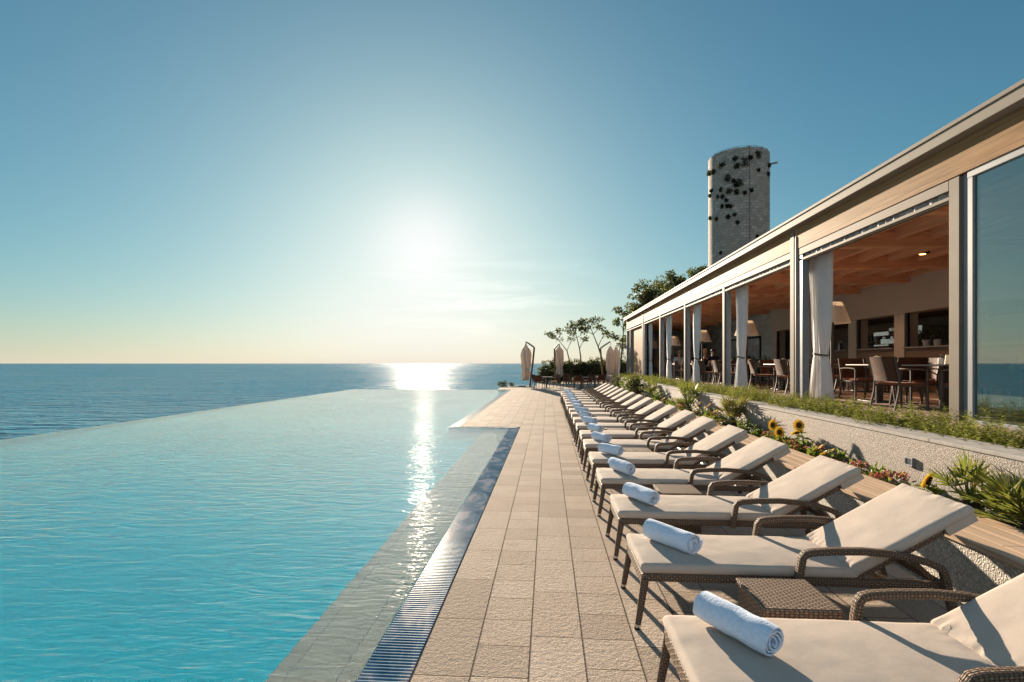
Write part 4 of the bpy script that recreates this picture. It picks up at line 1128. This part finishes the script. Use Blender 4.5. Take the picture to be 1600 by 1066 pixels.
tree((6.7, 48.5, -.2), [(0, 0, 0), (0, 0, 2.5), (.15, .1, 3.8), (.2, .1, 5.0), (.1, 0, 5.8)],
     [(4, (.1, 0, 6.5), .5, 170), (4, (.7, .2, 6.2), .5, 170), (3, (-.5, 0, 5.6), .5, 150), (3, (.9, .3, 5.2), .5, 160), (2, (-.6, .1, 4.4), .5, 160), (2, (.7, .1, 4.2), .5, 150), (1, (.2, .1, 3.4), .45, 130)], 0, m['leaf_tree'], 'slender tree standing against the pavilion corner', 74, L=.21, W=.12, tr=.09)
# dense tall trees behind the roof
def big(loc, h, w, label, seed, n=26):
    random.seed(seed); limbs = []
    for k in range(n):
        a = random.uniform(0, 6.28); r = w * random.random() ** .6; z = h * random.uniform(.45, .98); r *= (1 - .55 * ((z / h - .5) / .5) ** 2)
        limbs.append((random.choice([2, 3, 3, 4]), (r * math.cos(a), r * math.sin(a), z), random.uniform(.55, .95), 230))
    tree(loc, [(0, 0, 0), (.1, 0, h * .25), (-.1, .1, h * .45), (.1, 0, h * .62), (0, 0, h * .8)], limbs, 0, m['leaf_tree'], label, seed, .24, .13, .24, 'tall trees behind the pavilion')
big((9.6, 50.2, -.3), 9.6, 2.3, 'dense olive tree rising behind the far end of the pavilion roof', 81)
big((13.2, 55.5, -.3), 11.3, 2.7, 'dense tree in the middle of the group behind the roof', 82)
big((16.3, 57.5, -.3), 12.4, 2.4, 'tallest dense tree behind the roof, nearest the tower', 83)

# ------------------------------------------------------------------ tower
TX, TY, TR = 23.29, 66.01, 3.46
tow = empty('stone_tower', (TX, TY, -.6), 0, 'tall round weathered stone tower rising behind the pavilion roof', 'tower')
TH = 27.4
g = MB(); n = 64; prof = [(TR * 1.05, 0), (TR, 6), (TR * .998, 14), (TR, 22), (TR, TH)]
rows = [[(r * math.cos(2 * PI * k / n), r * math.sin(2 * PI * k / n), z + (.22 * noise.noise(Vector((k * .9, 3, 1))) if z == TH else 0)) for k in range(n)] for r, z in prof]
g.grid(rows, True, None, None)
g.uv = []
for i in range(len(prof) - 1):
    for k in range(n):
        a, b = 2 * PI * TR * k / n, 2 * PI * TR * (k + 1) / n; z0, z1 = prof[i][1], prof[i + 1][1]
        g.uv.append([(a, z0), (b, z0), (b, z1), (a, z1)])
g.build('wall', m['tower'], tow, smooth=True)
g = MB(); g.lathe([(TR - .5, TH - .6), (TR - .5, TH - .02), (TR - .02, TH - .05)], 64, caps=False); g.build('rim', m['tower'], tow, smooth=True)
g = MB(); g.lathe([(.01, TH - .6), (TR - .48, TH - .6)], 48, caps=False); g.build('roof_deck', m['plaster'], tow)
g = MB()
for k in range(20):
    a = 2 * PI * k / 20; x, y = (TR - .25) * math.cos(a), (TR - .25) * math.sin(a); g.tube([(x, y, TH), (x, y, TH + .22)], .015, 5)
g.tube([((TR - .25) * math.cos(2 * PI * k / 40), (TR - .25) * math.sin(2 * PI * k / 40), TH + .22) for k in range(41)], .018, 5); g.build('railing', m['darkframe'], tow)
def onw(a, z, out=0): return ((TR + out) * math.cos(a), (TR + out) * math.sin(a), z)
g = MB(); g.bar(onw(-.42, TH - 1.35), onw(-.42, TH - 1.3, .85), .3, .16); g.build('spout', m['coping'], tow, bevel=.03)
g = MB(); g.tube([onw(-1.56, z, .03) for z in (TH - .1, 20, 12, 6, .5)], .018, 5); g.build('conductor_cable', m['darkframe'], tow)
g = MB(); g.box(-.02, -.14, 0, .05, .14, .8, Matrix.Translation(onw(-3.05, 22.6, .0)) @ Matrix.Rotation(-3.05, 4, 'Z')); g.build('slit_window', m['darkframe'], tow)
tufts = [(-2.01, 25.6, .4), (-1.72, 25.0, .56), (-1.56, 25.4, .35), (-1.25, 25.8, .45), (-2.45, 25.1, .56), (-3.11, 25.0, .4), (-2.84, 24.9, .4), (-2.29, 23.6, .64), (-1.97, 24.6, .32), (-2.05, 23.0, .24), (-1.85, 22.6, .56), (-1.99, 22.5, .29), (-2.48, 22.3, .24), (-2.2, 21.8, .4), (-1.97, 21.6, .29), (-1.7, 21.5, .24), (-1.51, 21.7, .16), (-2.63, 21.6, .16), (-2.44, 21.4, .23), (-2.29, 20.9, .14), (-2.44, 20.3, .19), (-2.26, 20.2, .23), (-2.16, 20.0, .19), (-2.03, 19.0, .13), (-2.24, 18.9, .26), (-1.94, 18.1, .19), (-2.67, 19.0, .23), (-3.05, 19.4, .16), (-3.08, 22.2, .23), (-2.95, 22.6, .23), (-.71, 25.0, .23), (-.75, 23.9, .26), (-1.25, 24.1, .16), (-1.3, 16.4, .1), (-2.5, 14.8, .1)]
for i, (a, z, s) in enumerate(tufts):
    random.seed(300 + i); g = MB()
    nrm = Vector((math.cos(a), math.sin(a), 0)); tg = Vector((-math.sin(a), math.cos(a), 0))
    for k in range(6):
        c = tg * random.uniform(-s, s) * .42 + Vector((0, 0, random.uniform(-s, s) * .6)) + nrm * random.uniform(.02, .2) * s
        clump(g, c, s * .38, 24, .2 + .1 * s, .11)
    o = g.build('wall_tuft', m['leaf_dark']); o.location = (TX + TR * math.cos(a), TY + TR * math.sin(a), z)
    big_ = s >= .4
    tag(o, 'large dark plant tuft growing out of the tower masonry' if big_ else 'small dark plant tuft growing out of the tower masonry', 'wall plant', 'large plant tufts on the tower' if big_ else 'small plant tufts on the tower')

# ------------------------------------------------------------------ people
def skin_obj(name, verts, edges, rad, mt, parent, root=0, sub=2):
    me = bpy.data.meshes.new(name); me.from_pydata(verts, edges, []); me.materials.append(mt)
    o = bpy.data.objects.new(name, me); C.objects.link(o); o.parent = parent
    s = o.modifiers.new('skin', 'SKIN'); s.use_smooth_shade = True
    if not me.skin_vertices: me.attributes.new  # layer is made by the modifier below
    return o, me, s
def chain_skin(name, nodes, mt, parent, sub=1):
    """nodes: dict id -> (pos, radius, parent id)"""
    ids = list(nodes); ix = {k: i for i, k in enumerate(ids)}
    me = bpy.data.meshes.new(name)
    me.from_pydata([nodes[k][0] for k in ids], [(ix[k], ix[nodes[k][2]]) for k in ids if nodes[k][2]], [])
    me.materials.append(mt)
    o = bpy.data.objects.new(name, me); C.objects.link(o); o.parent = parent
    bpy.context.view_layer.objects.active = o
    md = o.modifiers.new('skin', 'SKIN'); md.use_smooth_shade = True
    if not me.skin_vertices: bpy.ops.mesh.customdata_skin_add()
    for i, k in enumerate(ids):
        r = nodes[k][1]; me.skin_vertices[0].data[i].radius = r if hasattr(r, '__len__') else (r, r)
    me.skin_vertices[0].data[0].use_root = True
    sb = o.modifiers.new('sub', 'SUBSURF'); sb.levels = sb.render_levels = sub
    return o
def person(loc, rz, label, shirt, hair, long_hair=False, lean=.06):
    o = empty('person', loc, rz, label, 'person')
    n = {'pel': ((0, 0, .55), (.15, .12), None), 'sp': ((-.02, 0, .76), (.13, .10), 'pel'), 'ch': ((-.03 + lean * .5, 0, .98), (.15, .105), 'sp'), 'nk0': ((-.01 + lean, 0, 1.10), .06, 'ch'), 'nk': ((.0 + lean, 0, 1.16), .05, 'nk0'),
         'hd': ((.015 + lean, 0, 1.255), (.078, .085), 'nk'), 'hd2': ((.01 + lean, 0, 1.33), (.075, .085), 'hd'), 'nose': ((.105 + lean, 0, 1.265), .012, 'hd')}
    for s, t in ((1, 'l'), (-1, 'r')):
        n.update({'hip' + t: ((.05, s * .1, .53), .09, 'pel'), 'kn' + t: ((.44, s * .12, .52), .06, 'hip' + t), 'an' + t: ((.42, s * .12, .09), .04, 'kn' + t), 'to' + t: ((.56, s * .13, .04), .035, 'an' + t),
                  'sh' + t: ((-.02 + lean, s * .19, 1.05), .055, 'ch'), 'el' + t: ((.10 + lean, s * .25, .81), .042, 'sh' + t), 'wr' + t: ((.33 + lean, s * .16, .79), .027, 'el' + t), 'pa' + t: ((.40 + lean, s * .13, .80), (.034, .018), 'wr' + t)})
        for k in range(4):
            b = Vector((.445 + lean, s * (.155 - .018 * k), .80)); L = (.055, .065, .06, .048)[k]
            n['f%d%s' % (k, t)] = (tuple(b), .009, 'pa' + t); n['g%d%s' % (k, t)] = ((b.x + L * .6, b.y, b.z - .012), .008, 'f%d%s' % (k, t)); n['h%d%s' % (k, t)] = ((b.x + L * .85, b.y, b.z - .035), .007, 'g%d%s' % (k, t))
        n['th' + t] = ((.385 + lean, s * .085, .805), .010, 'pa' + t); n['ti' + t] = ((.425 + lean, s * .07, .80), .008, 'th' + t)
    chain_skin('body', n, m['skin'], o)
    sh_ = {'a': ((0, 0, .56), (.17, .14), None), 'b': ((-.02, 0, .76), (.15, .12), 'a'), 'c': ((-.03 + lean * .5, 0, .98), (.165, .12), 'b'), 'd': ((-.01 + lean, 0, 1.09), .075, 'c')}
    for s, t in ((1, 'l'), (-1, 'r')): sh_.update({'s' + t: ((-.02 + lean, s * .195, 1.05), .07, 'c'), 'e' + t: ((.06 + lean, s * .235, .88), .06, 's' + t)})
    chain_skin('shirt', sh_, shirt, o)
    tr = {'a': ((0, 0, .54), (.165, .125), None)}
    for s, t in ((1, 'l'), (-1, 'r')): tr.update({'h' + t: ((.06, s * .1, .535), .10, 'a'), 'k' + t: ((.44, s * .12, .525), .072, 'h' + t), 'n' + t: ((.425, s * .12, .14), .055, 'k' + t)})
    chain_skin('trousers', tr, m['trousers'], o)
    g = MB(); c = Vector((-.005 + lean, 0, 1.31))
    rows = []
    for k in range(9):
        el = PI / 2 * (1 - k / 8 * (1.55 if long_hair else 1.3)); row = []
        for q in range(16):
            a = 2 * PI * q / 16; fx = math.cos(a)
            e2 = max(el, .35) if fx > .3 else el
            row.append(tuple(c + Vector((.098 * math.cos(e2) * fx, .088 * math.cos(e2) * math.sin(a), .105 * math.sin(e2) - (.05 if long_hair and k > 6 and fx < .3 else 0)))))
        rows.append(row)
    g.grid(rows, True); g.build('hair', hair, o, smooth=True, ang=80)
    g = MB()
    for s in (-1, 1): g.lathe([(.002, -.008), (.009, 0), (.002, .008)], 8, (.088 + lean, s * .032, 1.285))
    g.build('eyes', m['hair_dark'], o, smooth=True)
    g = MB(); g.tube([(.088 + lean, -.025, 1.215), (.097 + lean, 0, 1.213), (.088 + lean, .025, 1.215)], .006, 6); g.build('mouth', m['petal_pink'], o, smooth=True)
    g = MB()
    for s in (-1, 1): g.lathe([(.004, -.03), (.016, -.015), (.018, .01), (.006, .03)], 8, (.0 + lean, s * .082, 1.265))
    g.build('ears', m['skin'], o, smooth=True)
    return o
person((6.43, 22.15, FZ - .02), .1, 'seated blonde person in a black top, back turned to the deck', m['shirt_black'], m['hair_blonde'], True)
person((7.0, 22.85, FZ - .02), -PI / 2 - .2, 'seated dark-haired person in a navy shirt facing the camera', m['shirt_navy'], m['hair_dark'])
person((6.6, 26.88, FZ - .02), -PI / 2 - .15, 'seated grey-haired person in a pale grey shirt near the far curtain', m['shirt_light'], m['hair_grey'])

# pots on the counter, plants before the stone wall
for i, (y, hh, lb) in enumerate(((14.75, .3, 'small dark potted plant at the left on the bar counter'), (14.35, .28, 'grey pot with a low leafy plant at the right on the bar counter'))):
    o = empty('potted_plant', (10.1, y, FZ + 1.231), 0, lb, 'potted plant'); random.seed(400 + i)
    g = MB(); g.lathe([(.07, 0), (.1, .16), (.105, .17), (.09, .165)], 16); g.build('pot', m['pot'], o, smooth=True)
    g = MB(); clump(g, (0, 0, .28), .17, 120, .1, .04); g.build('leaves', m['leaf_dark'], o)
for i, y in enumerate((25.0, 26.4, 27.8)):
    bush((9.9, y, FZ), .4, .65, 1.05, 500, .11, .06, m['leaf_green'], 'green indoor shrub before the stone wall, %s from the bulkhead end' % ORD[i + 1], 410 + i)

# ------------------------------------------------------------------ world, sun, camera
SUN_EL, SUN_AZ = R(12.1), R(-13.6)      # azimuth from +Y towards +X
sd = Vector((math.sin(SUN_AZ) * math.cos(SUN_EL), math.cos(SUN_AZ) * math.cos(SUN_EL), math.sin(SUN_EL)))
w = bpy.data.worlds.new('World'); sc.world = w; w.use_nodes = True
nt = w.node_tree; nt.nodes.clear()
t = NT.__new__(NT); t.t = nt; t.m = w
out = t.n('ShaderNodeOutputWorld'); bg = t.n('ShaderNodeBackground')
sky = t.n('ShaderNodeTexSky', sky_type='NISHITA'); sky.sun_disc = False
sky.sun_elevation = SUN_EL; sky.sun_rotation = SUN_AZ; sky.altitude = 0; sky.air_density = 1.0; sky.dust_density = .6; sky.ozone_density = 2.5
SKY_ST = .15
co = t.tc('Generated')
dp = t.n('ShaderNodeVectorMath', operation='DOT_PRODUCT'); nv = t.n('ShaderNodeVectorMath', operation='NORMALIZE')
t.l(co, nv.inputs[0]); t.l(nv.outputs[0], dp.inputs[0]); dp.inputs[1].default_value = sd
dot = t.math('MAXIMUM', dp.outputs['Value'], 0)
# aureole round the sun, part of the hazy evening air
gs = t.math('ADD', t.math('MULTIPLY', t.math('POWER', dot, 420), .5), t.math('MULTIPLY', t.math('POWER', dot, 12), .045))
sp = t.n('ShaderNodeSeparateColor'); t.l(sky.outputs[0], sp.inputs[0])
chan = []
sz_ = t.n('ShaderNodeSeparateXYZ'); t.l(nv.outputs[0], sz_.inputs[0])
bk = t.maprange(sz_.outputs[1], .1, -.6, 0, .4)   # added fill: brightens the unseen sky behind the camera to lift shadows
hz = t.math('EXPONENT', t.math('MULTIPLY', t.math('MAXIMUM', sz_.outputs[2], 0), -26))   # peach evening haze low down
for i, (k, gk) in enumerate(((.80 * 1.86, 1.0), (2.40, .97), (.95 * 2.58, .9))):
    x = t.math('MULTIPLY', sp.outputs[i], .05 * k)
    if i == 0: x = t.math('POWER', x, 1.05)
    x = t.math('ADD', x, t.math('MULTIPLY', gs, gk * 2.4))
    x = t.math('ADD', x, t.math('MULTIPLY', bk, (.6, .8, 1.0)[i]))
    chan.append(t.math('MULTIPLY', t.math('SUBTRACT', 1, t.math('EXPONENT', t.math('MULTIPLY', x, -1))), 1.03))   # soft shoulder of bright haze
cb = t.n('ShaderNodeCombineXYZ'); hz8 = t.math('MULTIPLY', hz, .7)
for i in range(3): t.l(t.math('ADD', t.math('MULTIPLY', chan[i], t.math('SUBTRACT', 1, hz8)), t.math('MULTIPLY', hz8, (.86, .74, .62)[i])), cb.inputs[i])
add = cb
# thin cirrus streaks low over the horizon
sx = t.n('ShaderNodeSeparateXYZ'); t.l(nv.outputs[0], sx.inputs[0])
cm_ = t.mapping(nv.outputs[0], (3.5, 3.5, 26))
cn = t.noise(cm_, 1.6, 6, .62, .6)
band = t.math('MULTIPLY', t.maprange(sx.outputs[2], .04, .10, 0, 1), t.maprange(sx.outputs[2], .12, .24, 1, 0))
cd = t.n('ShaderNodeVectorMath', operation='DOT_PRODUCT'); t.l(nv.outputs[0], cd.inputs[0]); cd.inputs[1].default_value = (math.sin(R(-5)) * math.cos(R(7)), math.cos(R(-5)) * math.cos(R(7)), math.sin(R(7)))
cl = t.math('MULTIPLY', t.math('MULTIPLY', t.maprange(cn, .46, .72, 0, 1), band), t.math('POWER', t.math('MAXIMUM', cd.outputs['Value'], 0), 55))
cs = t.n('ShaderNodeVectorMath', operation='SCALE'); cs.inputs[0].default_value = (.22, .19, .17); t.l(cl, cs.inputs['Scale'])
add2 = t.n('ShaderNodeVectorMath', operation='ADD'); t.l(add.outputs[0], add2.inputs[0]); t.l(cs.outputs[0], add2.inputs[1])
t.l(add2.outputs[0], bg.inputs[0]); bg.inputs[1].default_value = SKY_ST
t.l(bg.outputs[0], out.inputs[0])
sl = bpy.data.lights.new('sun', 'SUN'); sl.energy = 2.1; sl.angle = R(.5); sl.cycles.use_multiple_importance_sampling = False; sl.color = (1, .84, .64)
so = bpy.data.objects.new('sun', sl); C.objects.link(so); so.rotation_euler = (-sd).to_track_quat('-Z', 'Y').to_euler(); so.location = (0, 0, 30)

cam = bpy.data.cameras.new('camera'); co_ = bpy.data.objects.new('camera', cam); C.objects.link(co_)
co_.location = (0, 0, 1.65); co_.rotation_euler = (PI / 2, 0, math.atan(56 / 820))
cam.sensor_width = 36; cam.lens = 36 * 820 / 1600; cam.shift_y = 35 / 1600; cam.clip_start = .05; cam.clip_end = 200000
sc.camera = co_
sc.view_settings.view_transform = 'Standard'; sc.view_settings.look = 'None'; sc.view_settings.gamma = 1; sc.view_settings.exposure = 2.74
sc.view_settings.use_curve_mapping = False
sc.render.resolution_x = 1024; sc.render.resolution_y = 682
sc.cycles.sample_clamp_indirect = 2; sc.cycles.sample_clamp_direct = 1.6; sc.cycles.max_bounces = 8; sc.cycles.transparent_max_bounces = 16
